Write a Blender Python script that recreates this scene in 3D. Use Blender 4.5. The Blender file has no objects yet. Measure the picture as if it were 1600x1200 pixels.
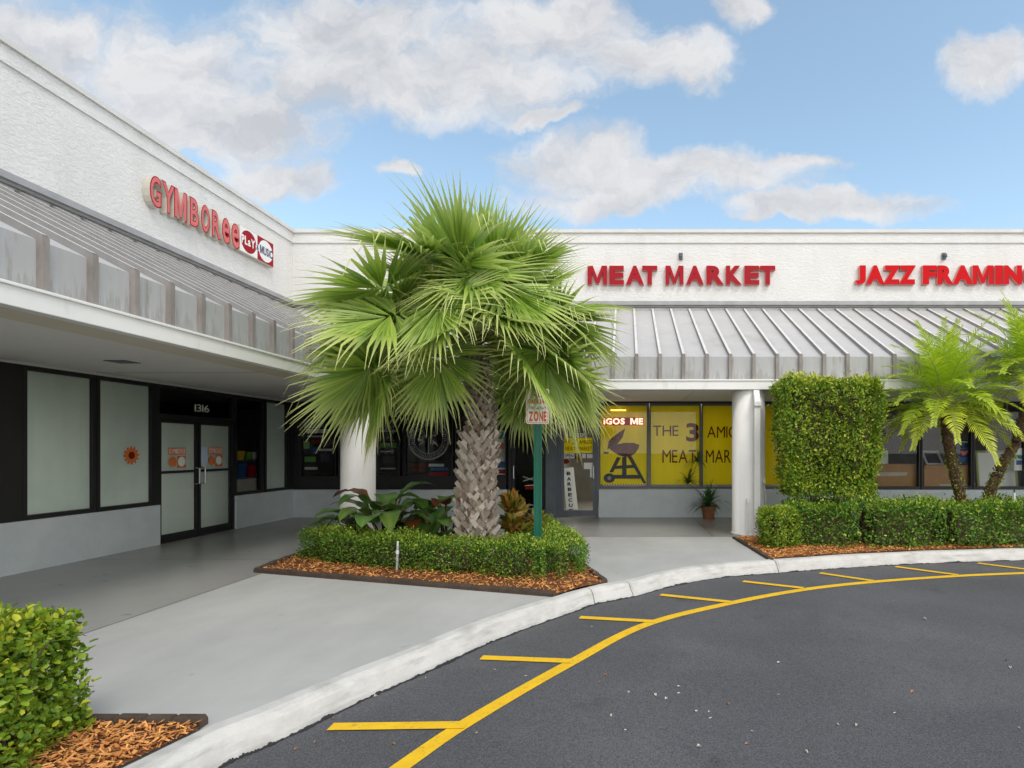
import bpy, bmesh, math, random
import numpy as np
from mathutils import Vector, Matrix
R = math.radians
rng = np.random.default_rng(7)
random.seed(7)
S = bpy.context.scene
COL = S.collection

# ------------------------------------------------------------------ camera
F, CX, CY, EYE = 900.0, 976.0, 703.0, 1.6
cam = bpy.data.cameras.new('camera'); co = bpy.data.objects.new('camera', cam); COL.objects.link(co)
co.location = (0, 0, EYE); co.rotation_euler = (R(90), 0, 0)
cam.sensor_width = 36; cam.lens = 36*F/1600
cam.shift_x = (800-CX)/1600; cam.shift_y = (CY-600)/1600
cam.clip_start = 0.05; cam.clip_end = 2000
S.camera = co
def G(px, py, z=0.0):                      # measured photo point -> point on a level surface
    Y = F*(EYE-z)/(py-CY); return ((px-CX)*Y/F, Y)
def BX(px, Y=13.71): return (px-CX)*Y/F
def BZ(py, Y=13.71): return EYE-(py-CY)*Y/F

# ------------------------------------------------------------------ world, sun, exposure
S.view_settings.view_transform = 'Standard'; S.view_settings.look = 'None'
S.view_settings.gamma = 1.0; S.view_settings.exposure = 0.60
SUN = Vector((0.42, -0.66, 1.02)).normalized()
elev = math.asin(SUN.z); azim = math.atan2(SUN.x, SUN.y)
W = bpy.data.worlds.new('World'); S.world = W; W.use_nodes = True
def build_world():
    nt = W.node_tree; nt.nodes.clear(); N = nt.nodes; L = nt.links
    def val(x, sock):
        if isinstance(x, (int, float)): sock.default_value = x
        else: L.new(x, sock)
    def m(op, a, b=0.0, c=None, clamp=False):
        n = N.new('ShaderNodeMath'); n.operation = op; n.use_clamp = clamp
        val(a, n.inputs[0]); val(b, n.inputs[1])
        if c is not None: val(c, n.inputs[2])
        return n.outputs[0]
    def ss(x, lo, hi):
        n = N.new('ShaderNodeMapRange'); n.interpolation_type = 'SMOOTHSTEP'
        val(x, n.inputs[0]); n.inputs[1].default_value = lo; n.inputs[2].default_value = hi
        return n.outputs[0]
    def comb(x, y, z):
        n = N.new('ShaderNodeCombineXYZ'); val(x, n.inputs[0]); val(y, n.inputs[1]); val(z, n.inputs[2]); return n.outputs[0]
    def noise(vec, scale, detail=6, rough=.58):
        n = N.new('ShaderNodeTexNoise'); L.new(vec, n.inputs['Vector']); n.inputs['Scale'].default_value = scale
        n.inputs['Detail'].default_value = detail; n.inputs['Roughness'].default_value = rough; return n.outputs[0]
    def mixc(f, a, b):
        n = N.new('ShaderNodeMix'); n.data_type = 'RGBA'; val(f, n.inputs[0])
        for x, s in ((a, n.inputs[6]), (b, n.inputs[7])):
            if isinstance(x, tuple): s.default_value = (*x, 1)
            else: L.new(x, s)
        return n.outputs[2]
    tc = N.new('ShaderNodeTexCoord'); sep = N.new('ShaderNodeSeparateXYZ'); L.new(tc.outputs['Generated'], sep.inputs[0])
    x, y, z = sep.outputs
    yc = m('MAXIMUM', y, .15)
    u = m('DIVIDE', x, yc); v = m('DIVIDE', z, yc)
    p0 = comb(u, v, 0.0)
    w1 = noise(p0, 5.0, 5, .6); w2 = noise(comb(v, u, 3.7), 5.0, 5, .6)
    uw = m('ADD', u, m('MULTIPLY', m('SUBTRACT', w1, .5), .26)); vw = m('ADD', v, m('MULTIPLY', m('SUBTRACT', w2, .5), .17))
    blobs = [(40, 90, 190, 120), (270, 120, 175, 115), (360, 190, 190, 75), (560, 40, 220, 80), (640, 110, 330, 85), (880, 40, 150, 85), (1020, 95, 150, 55), (1150, 15, 70, 40),
             (250, 215, 160, 42), (440, 268, 115, 40), (620, 255, 40, 16), (915, 250, 130, 62), (1090, 262, 240, 44), (960, 290, 190, 38), (1250, 250, 80, 22), (1560, 95, 120, 56), (1310, 316, 190, 30), (1230, 335, 90, 18), (850, 170, 60, 20)]
    M = None
    for (px, py, a, b) in blobs:
        du = m('DIVIDE', m('SUBTRACT', uw, (px-CX)/F), a/F); dv = m('DIVIDE', m('SUBTRACT', vw, (CY-py)/F), b/F)
        d = m('SUBTRACT', 1.0, m('ADD', m('MULTIPLY', du, du), m('MULTIPLY', dv, dv)))
        M = d if M is None else m('SMOOTH_MAX', M, d, .25)
    pn = comb(m('MULTIPLY', uw, 1.0), m('MULTIPLY', vw, 1.5), 1.3)
    n1 = noise(pn, 7.5, 9, .62)
    n2 = noise(comb(m('ADD', uw, .006), m('ADD', m('MULTIPLY', vw, 1.5), .055), 1.3), 7.5, 9, .62)
    n3 = noise(comb(uw, m('MULTIPLY', vw, 2.0), 9.0), 3.0, 4, .5)
    dens = m('ADD', M, m('MULTIPLY', m('SUBTRACT', n1, .5), 1.6))
    mask_f = ss(dens, -.2, .85)
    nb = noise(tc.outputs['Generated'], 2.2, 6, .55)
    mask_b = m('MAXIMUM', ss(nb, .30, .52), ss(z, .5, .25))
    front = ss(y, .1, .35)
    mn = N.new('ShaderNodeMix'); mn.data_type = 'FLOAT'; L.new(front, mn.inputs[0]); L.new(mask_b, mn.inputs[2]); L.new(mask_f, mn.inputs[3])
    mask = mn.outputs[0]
    lit = m('ADD', m('MULTIPLY', m('SUBTRACT', n1, n2), 2.6), m('MULTIPLY', m('SUBTRACT', n3, .5), -1.4), clamp=False)
    lit = m('ADD', lit, .62, clamp=True)
    lit2 = m('SUBTRACT', lit, m('MULTIPLY', ss(dens, .5, 1.3), .18), clamp=True)
    cloud = mixc(lit2, (4.55, 4.68, 5.0), (6.5, 6.5, 6.55))
    sky = N.new('ShaderNodeTexSky'); sky.sky_type = 'NISHITA'; sky.sun_disc = False
    sky.sun_elevation = elev; sky.sun_rotation = azim; sky.air_density = 1.0; sky.dust_density = 1.2; sky.ozone_density = 1.6
    hs = N.new('ShaderNodeHueSaturation'); hs.inputs['Saturation'].default_value = .86; hs.inputs['Value'].default_value = 2.0; hs.inputs['Hue'].default_value = .482; L.new(sky.outputs[0], hs.inputs['Color'])
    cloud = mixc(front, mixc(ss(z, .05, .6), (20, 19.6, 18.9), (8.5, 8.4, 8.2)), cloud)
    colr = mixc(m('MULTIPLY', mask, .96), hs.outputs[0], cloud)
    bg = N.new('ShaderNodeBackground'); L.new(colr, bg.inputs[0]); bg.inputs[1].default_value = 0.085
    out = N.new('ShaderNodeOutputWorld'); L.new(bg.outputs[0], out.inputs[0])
build_world()
sl = bpy.data.lights.new('sun', 'SUN'); sl.energy = 1.15; sl.angle = R(20); sl.color = (1, .96, .9)
so = bpy.data.objects.new('sun', sl); COL.objects.link(so); so.rotation_euler = SUN.to_track_quat('Z', 'Y').to_euler()

# ------------------------------------------------------------------ materials
MATS = {}
def mk(name, c1, c2=None, scale=5, detail=5, lo=.35, hi=.65, rough=.7, bump=0, bscale=40, bdist=.01, stretch=None,
       c3=None, scale3=2, lo3=.55, hi3=.7, stretch3=None, spec=.4, metal=0, emit=None, estr=0, island=0, trans=0, tint=None, coat=0, bdetail=4, c4=None, scale4=9, lo4=.66, hi4=.72, stretch4=None):
    if name in MATS: return MATS[name]
    mt = bpy.data.materials.new(name); mt.use_nodes = True; nt = mt.node_tree; N = nt.nodes; L = nt.links
    bs = N['Principled BSDF']; bs.inputs['Base Color'].default_value = (*c1, 1); bs.inputs['Roughness'].default_value = rough
    bs.inputs['Specular IOR Level'].default_value = spec; bs.inputs['Metallic'].default_value = metal
    if coat: bs.inputs['Coat Weight'].default_value = coat
    tc = N.new('ShaderNodeTexCoord')
    def vec(st):
        if st is None: return tc.outputs['Object']
        mp = N.new('ShaderNodeMapping'); mp.inputs['Scale'].default_value = st; L.new(tc.outputs['Object'], mp.inputs[0]); return mp.outputs[0]
    def nz(st, sc, dt):
        n = N.new('ShaderNodeTexNoise'); n.inputs['Scale'].default_value = sc; n.inputs['Detail'].default_value = dt; n.inputs['Roughness'].default_value = .6
        L.new(vec(st), n.inputs['Vector']); return n.outputs[0]
    def mr(o, a, b):
        n = N.new('ShaderNodeMapRange'); L.new(o, n.inputs[0]); n.inputs[1].default_value = a; n.inputs[2].default_value = b; return n.outputs[0]
    def mix(f, a, b):
        n = N.new('ShaderNodeMix'); n.data_type = 'RGBA'; L.new(f, n.inputs[0])
        for x, s in ((a, n.inputs[6]), (b, n.inputs[7])):
            if isinstance(x, tuple): s.default_value = (*x, 1)
            else: L.new(x, s)
        return n.outputs[2]
    cur = None
    if c2 is not None:
        if island:
            g = N.new('ShaderNodeNewGeometry'); f = mr(g.outputs['Random Per Island'], 0, 1)
        else: f = mr(nz(stretch, scale, detail), lo, hi)
        cur = mix(f, c1, c2)
    if c3 is not None:
        cur = mix(mr(nz(stretch3, scale3, 5), lo3, hi3), cur if cur is not None else c1, c3)
    if c4 is not None:
        cur = mix(mr(nz(stretch4, scale4, 3), lo4, hi4), cur, c4)
    if tint is not None:
        a = N.new('ShaderNodeAttribute'); a.attribute_name = 'tint'
        cur = mix(a.outputs['Fac'], cur if cur is not None else c1, tint)
    if cur is not None: L.new(cur, bs.inputs['Base Color'])
    if bump:
        b = N.new('ShaderNodeBump'); b.inputs['Strength'].default_value = bump; b.inputs['Distance'].default_value = bdist
        L.new(nz(None, bscale, bdetail), b.inputs['Height']); L.new(b.outputs[0], bs.inputs['Normal'])
    if emit: bs.inputs['Emission Color'].default_value = (*emit, 1); bs.inputs['Emission Strength'].default_value = estr
    if trans:
        t = N.new('ShaderNodeBsdfTranslucent'); ms = N.new('ShaderNodeMixShader'); ms.inputs[0].default_value = trans
        if cur is not None: L.new(cur, t.inputs[0])
        else: t.inputs[0].default_value = (*c1, 1)
        L.new(bs.outputs[0], ms.inputs[1]); L.new(t.outputs[0], ms.inputs[2]); L.new(ms.outputs[0], N['Material Output'].inputs[0])
    MATS[name] = mt; return mt
def stucco_mat():
    mt = mk('stucco', (.70, .695, .683), (.735, .73, .718), 1.2, 6, c3=(.61, .60, .58), scale3=1.6, lo3=.54, hi3=.85, stretch3=(1, 1, .22), rough=.9, spec=.15)
    nt = mt.node_tree; N = nt.nodes; L = nt.links
    tc = N.new('ShaderNodeTexCoord'); mp = N.new('ShaderNodeMapping'); mp.inputs['Scale'].default_value = (1, 1, 2.1); L.new(tc.outputs['Object'], mp.inputs[0])
    a = N.new('ShaderNodeTexNoise'); a.inputs['Scale'].default_value = 11; a.inputs['Detail'].default_value = 8; a.inputs['Roughness'].default_value = .62; a.inputs['Distortion'].default_value = .6; L.new(mp.outputs[0], a.inputs['Vector'])
    r = N.new('ShaderNodeMapRange'); r.interpolation_type = 'SMOOTHSTEP'; L.new(a.outputs[0], r.inputs[0]); r.inputs[1].default_value = .42; r.inputs[2].default_value = .56
    c = N.new('ShaderNodeTexNoise'); c.inputs['Scale'].default_value = 60; c.inputs['Detail'].default_value = 3; L.new(tc.outputs['Object'], c.inputs['Vector'])
    ad = N.new('ShaderNodeMath'); ad.operation = 'MULTIPLY_ADD'; L.new(c.outputs[0], ad.inputs[0]); ad.inputs[1].default_value = .35; L.new(r.outputs[0], ad.inputs[2])
    b = N.new('ShaderNodeBump'); b.inputs['Strength'].default_value = .45; b.inputs['Distance'].default_value = .010; L.new(ad.outputs[0], b.inputs['Height'])
    L.new(b.outputs[0], N['Principled BSDF'].inputs['Normal'])
    return mt
M_STUCCO = stucco_mat()
M_COPING = mk('coping_paint', (.60, .59, .565), (.66, .65, .63), 3, rough=.6)
M_ROOF = mk('roof_metal', (.42, .42, .425), (.46, .46, .462), 1.5, 4, rough=.5, c3=(.37, .365, .355), scale3=1.3, stretch3=(1, 1, .5))
M_RIB = mk('rib_metal', (.215, .19, .175), (.31, .285, .27), 6, 5, rough=.6, stretch=(1, 1, .4))
M_AFACE = mk('awning_face', (.43, .435, .445), (.39, .39, .392), 7, 6, rough=.6, stretch=(1, 1, .12), c3=(.27, .25, .225), scale3=11, lo3=.56, hi3=.75, stretch3=(1, 1, .18))
def stain_face():       # drip stains rising from the lower edge of the upright awning face
    nt = M_AFACE.node_tree; N = nt.nodes; L = nt.links; bs = N['Principled BSDF']; src = bs.inputs['Base Color'].links[0].from_socket
    tc = N.new('ShaderNodeTexCoord'); sp = N.new('ShaderNodeSeparateXYZ'); L.new(tc.outputs['Object'], sp.inputs[0])
    mp = N.new('ShaderNodeMapping'); mp.inputs['Scale'].default_value = (1, 1, .05); L.new(tc.outputs['Object'], mp.inputs[0])
    n = N.new('ShaderNodeTexNoise'); n.inputs['Scale'].default_value = 15; n.inputs['Detail'].default_value = 8; n.inputs['Roughness'].default_value = .75; L.new(mp.outputs[0], n.inputs['Vector'])
    h = N.new('ShaderNodeMapRange'); L.new(n.outputs[0], h.inputs[0]); h.inputs[1].default_value = .38; h.inputs[2].default_value = .66; h.inputs[3].default_value = 2.90; h.inputs[4].default_value = 3.20
    d = N.new('ShaderNodeMath'); d.operation = 'SUBTRACT'; L.new(h.outputs[0], d.inputs[0]); L.new(sp.outputs[2], d.inputs[1])
    f = N.new('ShaderNodeMapRange'); L.new(d.outputs[0], f.inputs[0]); f.inputs[1].default_value = 0; f.inputs[2].default_value = .05; f.inputs[4].default_value = .42
    mx = N.new('ShaderNodeMix'); mx.data_type = 'RGBA'; L.new(f.outputs[0], mx.inputs[0]); L.new(src, mx.inputs[6]); mx.inputs[7].default_value = (.235, .215, .195, 1); L.new(mx.outputs[2], bs.inputs['Base Color'])
stain_face()
M_FLASH = mk('flashing', (.30, .30, .31), (.36, .36, .37), 4, rough=.5)
M_FASCIA = mk('fascia_white', (.80, .80, .79), (.84, .84, .83), 3, rough=.5, c3=(.66, .64, .60), scale3=5, lo3=.62, hi3=.8, stretch3=(1, 1, .3))
M_SOFFIT = mk('soffit_paint', (.80, .785, .76), (.83, .815, .79), .8, 4, rough=.9, bump=.2, bscale=60)
M_COLUMN = mk('column_paint', (.83, .82, .80), (.86, .85, .83), 2, rough=.75, bump=.25, bscale=70, c3=(.76, .75, .72), scale3=1.6, lo3=.55, hi3=.85)
M_KNEE = mk('knee_wall_paint', (.53, .59, .615), (.59, .645, .67), 3, 5, rough=.85, bump=.6, bscale=30, bdist=.01)
M_BLACK = mk('black_frame', (.018, .018, .02), rough=.4)
M_GFRAME = mk('grey_frame', (.095, .11, .135), (.12, .135, .16), 3, rough=.45)
M_FILM = mk('window_film', (.80, .88, .82), (.85, .91, .86), 4, 4, rough=.8, stretch=(1, 1, .06), c3=(.70, .78, .72), scale3=1.1, lo3=.45, hi3=.8)
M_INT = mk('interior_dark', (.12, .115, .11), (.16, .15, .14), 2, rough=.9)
M_CHROME = mk('brushed_steel', (.6, .6, .62), rough=.3, metal=1)
M_CONC = mk('concrete_light', (.365, .37, .365), (.445, .445, .437), 1.1, 9, stretch=(1, .5, 1), rough=.85, bump=.15, bscale=120, bdist=.003, c3=(.34, .34, .33), scale3=.7, lo3=.5, hi3=.85, stretch3=(1, 1, 1), c4=(.30, .295, .28), scale4=7, lo4=.68, hi4=.78, stretch4=(1, .6, 1))
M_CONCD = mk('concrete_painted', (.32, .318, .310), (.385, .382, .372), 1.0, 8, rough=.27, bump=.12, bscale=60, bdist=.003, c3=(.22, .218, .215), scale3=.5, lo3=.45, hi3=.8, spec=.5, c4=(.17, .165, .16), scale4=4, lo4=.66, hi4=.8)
M_KERB = mk('kerb_paint', (.56, .555, .535), (.47, .462, .44), 5, 8, rough=.85, bump=.5, bscale=35, bdist=.008, c3=(.30, .295, .28), scale3=2.6, lo3=.52, hi3=.82, stretch3=(1, 1, 6), lo=.4, hi=.7)
M_SEAL = mk('asphalt_sealer', (.018, .018, .02), rough=.6, bump=.6, bscale=60)
M_YEL = mk('road_paint_yellow', (.80, .50, .012), (.72, .43, .012), 9, 8, rough=.75, bump=.4, bscale=220, bdist=.003, c3=(.30, .20, .04), scale3=30, lo3=.58, hi3=.78)
def asphalt():
    mt = mk('asphalt', (.074, .075, .082), (.096, .096, .104), .45, 6, rough=.78, c3=(.118, .118, .124), scale3=.55, lo3=.5, hi3=.78, spec=.35, c4=(.062, .062, .067), scale4=1.7, lo4=.63, hi4=.75)
    nt = mt.node_tree; N = nt.nodes; L = nt.links; bs = N['Principled BSDF']
    src = bs.inputs['Base Color'].links[0].from_socket
    tc = N.new('ShaderNodeTexCoord')
    a = N.new('ShaderNodeTexNoise'); a.inputs['Scale'].default_value = 130; a.inputs['Detail'].default_value = 3; L.new(tc.outputs['Object'], a.inputs['Vector'])
    r = N.new('ShaderNodeMapRange'); L.new(a.outputs[0], r.inputs[0]); r.inputs[1].default_value = .3; r.inputs[2].default_value = .72; r.inputs[3].default_value = .5; r.inputs[4].default_value = 1.6
    mx = N.new('ShaderNodeVectorMath'); mx.operation = 'SCALE'; L.new(src, mx.inputs[0]); L.new(r.outputs[0], mx.inputs['Scale']); L.new(mx.outputs[0], bs.inputs['Base Color'])
    b = N.new('ShaderNodeBump'); b.inputs['Strength'].default_value = .8; b.inputs['Distance'].default_value = .005; L.new(a.outputs[0], b.inputs['Height']); L.new(b.outputs[0], bs.inputs['Normal'])
    return mt
M_ASPH = asphalt()
M_MULCH = mk('mulch_base', (.22, .085, .03), (.12, .045, .018), 30, 6, rough=.95, bump=1, bscale=45, bdist=.02)
M_CHIP = mk('mulch_chip', (.46, .17, .04), (.78, .38, .12), rough=.9, island=1)
M_EDGE = mk('edging_rubber', (.055, .038, .028), (.085, .06, .045), 8, 6, rough=.85, bump=.6, bscale=40)
M_RED = mk('sign_red', (.33, .010, .018), rough=.6, spec=.15); M_RED2 = mk('sign_red_bright', (.52, .002, .006), rough=.6, spec=.15)
M_TRIM = mk('letter_return_pink', (.60, .26, .23), rough=.6, spec=.15); M_SALMON = mk('salmon_face', (.66, .155, .145), (.60, .13, .125), 2, rough=.4)
M_CREAM = mk('letter_return_cream', (.58, .55, .48), (.50, .47, .40), 4, rough=.6); M_WHITE = mk('white_paint', (.80, .80, .78), rough=.6)
M_NAVY = mk('navy_ink', (.03, .03, .12), rough=.6); M_INK = mk('black_ink', (.012, .012, .012), rough=.6)
M_BANNER = mk('yellow_banner', (.92, .82, .015), (.84, .74, .012), 1.5, 4, rough=.8, stretch=(3, 1, .4), trans=.22)
M_MAROON = mk('maroon_paint', (.17, .022, .008), rough=.9, spec=.05); M_GRILL = mk('grill_bowl_paint', (.20, .035, .02), (.10, .02, .014), 5, rough=.6); M_CHAR = mk('charcoal_paint', (.045, .045, .05), (.07, .06, .09), 6, rough=.6)
M_GREENP = mk('green_pole_paint', (.003, .105, .062), (.004, .13, .08), 5, rough=.4)
M_PVC = mk('pvc_white', (.78, .78, .76), rough=.5); M_PVCG = mk('pvc_grey', (.42, .45, .50), rough=.5)
M_TERRA = mk('terracotta', (.33, .13, .06), (.22, .08, .04), 9, 6, rough=.85)
M_CARD = mk('cardboard', (.50, .30, .15), (.44, .26, .13), 4, rough=.85)
M_ORANGE = mk('orange_ink', (.72, .19, .05), rough=.6); M_BLUE = mk('blue_plastic', (.03, .10, .32), rough=.5); M_TEAL = mk('teal_ink', (.05, .26, .30), rough=.6)
M_GREENB = mk('green_plastic', (.14, .35, .05), rough=.5); M_YELB = mk('yellow_plastic', (.80, .55, .03), rough=.5); M_DNAVY = mk('poster_navy', (.015, .045, .08), rough=.5); M_PINK = mk('pink_ink', (.8, .16, .25), rough=.5)
M_LED = mk('led_letters', (.9, .7, .6), emit=(1, .42, .30), estr=1.6); M_TUBE = mk('lamp_tube', (1, .8, .3), emit=(1, .72, .12), estr=1.3)
M_ETCH = mk('etched_line', (.62, .62, .62), rough=.7); M_GOLD = mk('gold_letters', (.62, .33, .05), rough=.5)
# foliage
M_PALM = mk('palm_leaf', (.085, .24, .010), (.40, .58, .065), island=1, rough=.32, trans=.36, tint=(.92, .91, .44), spec=.45)
M_PET = mk('palm_petiole', (.24, .30, .07), (.34, .34, .10), island=1, rough=.5)
M_BARK = mk('palm_bark', (.10, .065, .045), (.18, .13, .09), 12, 6, rough=.95, bump=1, bscale=30, bdist=.02, stretch=(1, 1, .4))
M_BOOT = mk('palm_boot', (.20, .14, .10), (.60, .54, .47), island=1, rough=.9, bump=.8, bscale=40, bdist=.01)
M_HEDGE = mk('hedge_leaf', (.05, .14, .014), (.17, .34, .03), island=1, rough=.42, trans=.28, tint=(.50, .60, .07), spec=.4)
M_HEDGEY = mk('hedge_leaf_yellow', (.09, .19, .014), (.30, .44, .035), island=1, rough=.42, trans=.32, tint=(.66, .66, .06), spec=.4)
M_TWIG = mk('twig', (.10, .07, .045), (.06, .04, .025), 20, rough=.95)
M_PHIL = mk('philodendron_leaf', (.05, .15, .03), (.12, .27, .045), island=1, rough=.3, trans=.15, tint=(.26, .36, .07), spec=.5)
M_RUST = mk('rust_leaf', (.17, .045, .015), (.25, .09, .02), island=1, rough=.4, trans=.15)
M_CROT = mk('croton_leaf', (.14, .20, .02), (.50, .20, .04), island=1, rough=.35, trans=.2)
M_DATE = mk('date_palm_leaf', (.22, .42, .012), (.50, .68, .035), island=1, rough=.4, trans=.4, tint=(.74, .74, .07))
M_DBARK = mk('date_palm_bark', (.075, .04, .025), (.14, .09, .055), 25, 5, rough=.95, bump=1, bscale=35, bdist=.02)
M_DRY = mk('dry_leaf', (.55, .40, .27), (.68, .60, .50), island=1, rough=.8)
def glass_mat():
    mt = bpy.data.materials.new('window_glass'); mt.use_nodes = True; nt = mt.node_tree; N = nt.nodes; L = nt.links; N.remove(N['Principled BSDF'])
    t = N.new('ShaderNodeBsdfTransparent'); t.inputs[0].default_value = (.92, .94, .93, 1)
    g = N.new('ShaderNodeBsdfGlossy'); g.inputs['Roughness'].default_value = .01; g.inputs[0].default_value = (.9, .9, .9, 1)
    f = N.new('ShaderNodeFresnel'); f.inputs[0].default_value = 1.38
    ms = N.new('ShaderNodeMixShader'); L.new(f.outputs[0], ms.inputs[0]); L.new(t.outputs[0], ms.inputs[1]); L.new(g.outputs[0], ms.inputs[2]); L.new(ms.outputs[0], N['Material Output'].inputs[0])
    return mt
M_GLASS = glass_mat()

# ------------------------------------------------------------------ object helpers
def wloc(o):
    v = Vector((0, 0, 0))
    while o is not None: v += o.location; o = o.parent
    return v
def tag(o, label=None, cat=None, group=None, kind=None):
    if label: o['label'] = label
    if cat: o['category'] = cat
    if group: o['group'] = group
    if kind: o['kind'] = kind
    return o
def thing(name, loc, label, cat, group=None):
    o = bpy.data.objects.new(name, None); COL.objects.link(o); o.location = loc; o.empty_display_size = .2
    return tag(o, label, cat, group)
class MB:
    def __init__(s): s.v = []; s.f = []; s.m = []; s.t = []
    def add(s, vs, fs, m=0, tint=None):
        b = len(s.v); s.v += [tuple(p) for p in vs]; s.f += [tuple(i+b for i in f) for f in fs]; s.m += [m]*len(fs) if isinstance(m, int) else list(m)
        s.t += list(tint) if tint is not None else [0.0]*len(vs); return s
    def box(s, x0, x1, y0, y1, z0, z1, m=0):
        return s.add([(x0, y0, z0), (x1, y0, z0), (x1, y1, z0), (x0, y1, z0), (x0, y0, z1), (x1, y0, z1), (x1, y1, z1), (x0, y1, z1)],
                     [(0, 3, 2, 1), (4, 5, 6, 7), (0, 1, 5, 4), (1, 2, 6, 5), (2, 3, 7, 6), (3, 0, 4, 7)], m)
    def prism(s, pts, z0, z1, m=0):
        n = len(pts); vs = [(x, y, z0) for x, y in pts]+[(x, y, z1) for x, y in pts]
        return s.add(vs, [tuple(range(n-1, -1, -1)), tuple(range(n, 2*n))]+[(i, (i+1) % n, n+(i+1) % n, n+i) for i in range(n)], m)
    def hull8(s, q0, q1, m=0, top=None):       # two quads joined
        return s.add(list(q0)+list(q1), [(3, 2, 1, 0), (4, 5, 6, 7)]+[(i, (i+1) % 4, 4+(i+1) % 4, 4+i) for i in range(4)], m if top is None else [m, top, m, m, m, m])
    def tube(s, pts, rad, n=10, m=0, cap=True, tint=0.0):
        pts = [Vector(p) for p in pts]; k = len(pts); rad = [rad]*k if not isinstance(rad, (list, tuple)) else rad
        vs = []; 
        for i, p in enumerate(pts):
            d = (pts[min(i+1, k-1)]-pts[max(i-1, 0)]).normalized()
            a = Vector((0, 0, 1)) if abs(d.z) < .9 else Vector((1, 0, 0))
            e1 = d.cross(a).normalized(); e2 = d.cross(e1)
            for j in range(n):
                t = 2*math.pi*j/n; vs.append(p+rad[i]*(math.cos(t)*e1+math.sin(t)*e2))
        fs = [(i*n+j, i*n+(j+1) % n, (i+1)*n+(j+1) % n, (i+1)*n+j) for i in range(k-1) for j in range(n)]
        if cap: fs += [tuple(range(n-1, -1, -1)), tuple((k-1)*n+j for j in range(n))]
        return s.add(vs, fs, m, [tint]*len(vs))
    def lathe(s, cx, cy, prof, n=28, m=0):     # (r, z) profile
        vs = [(cx+r*math.cos(2*math.pi*j/n), cy+r*math.sin(2*math.pi*j/n), z) for r, z in prof for j in range(n)]
        fs = [(i*n+j, i*n+(j+1) % n, (i+1)*n+(j+1) % n, (i+1)*n+j) for i in range(len(prof)-1) for j in range(n)]
        fs += [tuple(range(n-1, -1, -1)), tuple((len(prof)-1)*n+j for j in range(n))]
        return s.add(vs, fs, m)
    def build(s, name, mats, parent=None, smooth=False, bevel=0, fix=False):
        me = bpy.data.meshes.new(name); off = wloc(parent) if parent else Vector((0, 0, 0))
        me.from_pydata([(x-off.x, y-off.y, z-off.z) for x, y, z in s.v], [], s.f)
        for mm in (mats if isinstance(mats, (list, tuple)) else [mats]): me.materials.append(mm)
        me.polygons.foreach_set('material_index', s.m)
        if smooth: me.polygons.foreach_set('use_smooth', [True]*len(me.polygons))
        if any(s.t):
            a = me.attributes.new('tint', 'FLOAT', 'POINT'); a.data.foreach_set('value', s.t)
        if fix:
            bm = bmesh.new(); bm.from_mesh(me); bmesh.ops.recalc_face_normals(bm, faces=bm.faces); bm.to_mesh(me); bm.free()
        me.update()
        o = bpy.data.objects.new(name, me); COL.objects.link(o)
        if parent: o.parent = parent
        if bevel:
            md = o.modifiers.new('bevel', 'BEVEL'); md.width = bevel; md.segments = 2; md.limit_method = 'ANGLE'
        return o
def part(name, mats, parent, box=None, **k):
    mb = MB()
    for b in (box if isinstance(box, list) else [box]): mb.box(*b)
    return mb.build(name, mats, parent, **k)
# text: glyph outlines fitted to a rectangle on a wall
GL = {}
def glyph(ch, ext, off):
    key = (ch, round(ext, 4), round(off, 4))
    if ch == 'M' and off > .01 and key not in GL:
        o2 = [(0, 0), (0, 1), (.27, 1), (.5, .36), (.73, 1), (1, 1), (1, 0), (.79, 0), (.79, .70), (.585, .06), (.415, .06), (.21, .70), (.21, 0)]; n = len(o2); b_ = np.array(glyph('N', ext, off)[0]); lo_ = b_[:, 1].min(); hh_ = b_[:, 1].max()-lo_; o2 = [(x*hh_*1.1, lo_+y*hh_) for x, y in o2]
        GL[key] = ([(x, y, -.1) for x, y in o2]+[(x, y, .1) for x, y in o2], [tuple(range(n)), tuple(range(2*n-1, n-1, -1))]+[(i, n+i, n+(i+1) % n, (i+1) % n) for i in range(n)], [-1, 1]+[0]*n)
    if key not in GL:
        cu = bpy.data.curves.new('t', 'FONT'); cu.body = ch; cu.extrude = ext; cu.offset = off; cu.resolution_u = 4
        ob = bpy.data.objects.new('t', cu); COL.objects.link(ob)
        dg = bpy.context.evaluated_depsgraph_get(); me = bpy.data.meshes.new_from_object(ob.evaluated_get(dg))
        vs = [tuple(v.co) for v in me.vertices]; fs = [tuple(p.vertices) for p in me.polygons]
        nz = [p.normal.z for p in me.polygons]
        bpy.data.objects.remove(ob); bpy.data.curves.remove(cu); bpy.data.meshes.remove(me)
        GL[key] = (vs, fs, nz)
    return GL[key]
def put_glyph(mb, ch, rect, origin, ax, ay, az, depth, front=0, side=0, off=.0, lift=0.0):
    # rect = (u0,u1,v0,v1) in plane coordinates along ax / ay from origin; az = outward; extrudes from 0 to depth
    vs, fs, nz = glyph(ch, .1, off)
    a = np.array(vs); mn = a.min(0); mx = a.max(0); u0, u1, v0, v1 = rect
    sx = (u1-u0)/max(mx[0]-mn[0], 1e-6); sy = (v1-v0)/max(mx[1]-mn[1], 1e-6)
    o = Vector(origin); ax = Vector(ax); ay = Vector(ay); az = Vector(az)
    out = [o+ax*(u0+(p[0]-mn[0])*sx)+ay*(v0+(p[1]-mn[1])*sy)+az*(lift+depth*(p[2]+.1)/.2) for p in vs]
    mb.add(out, fs, [front if z > .5 else side for z in nz])
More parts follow.
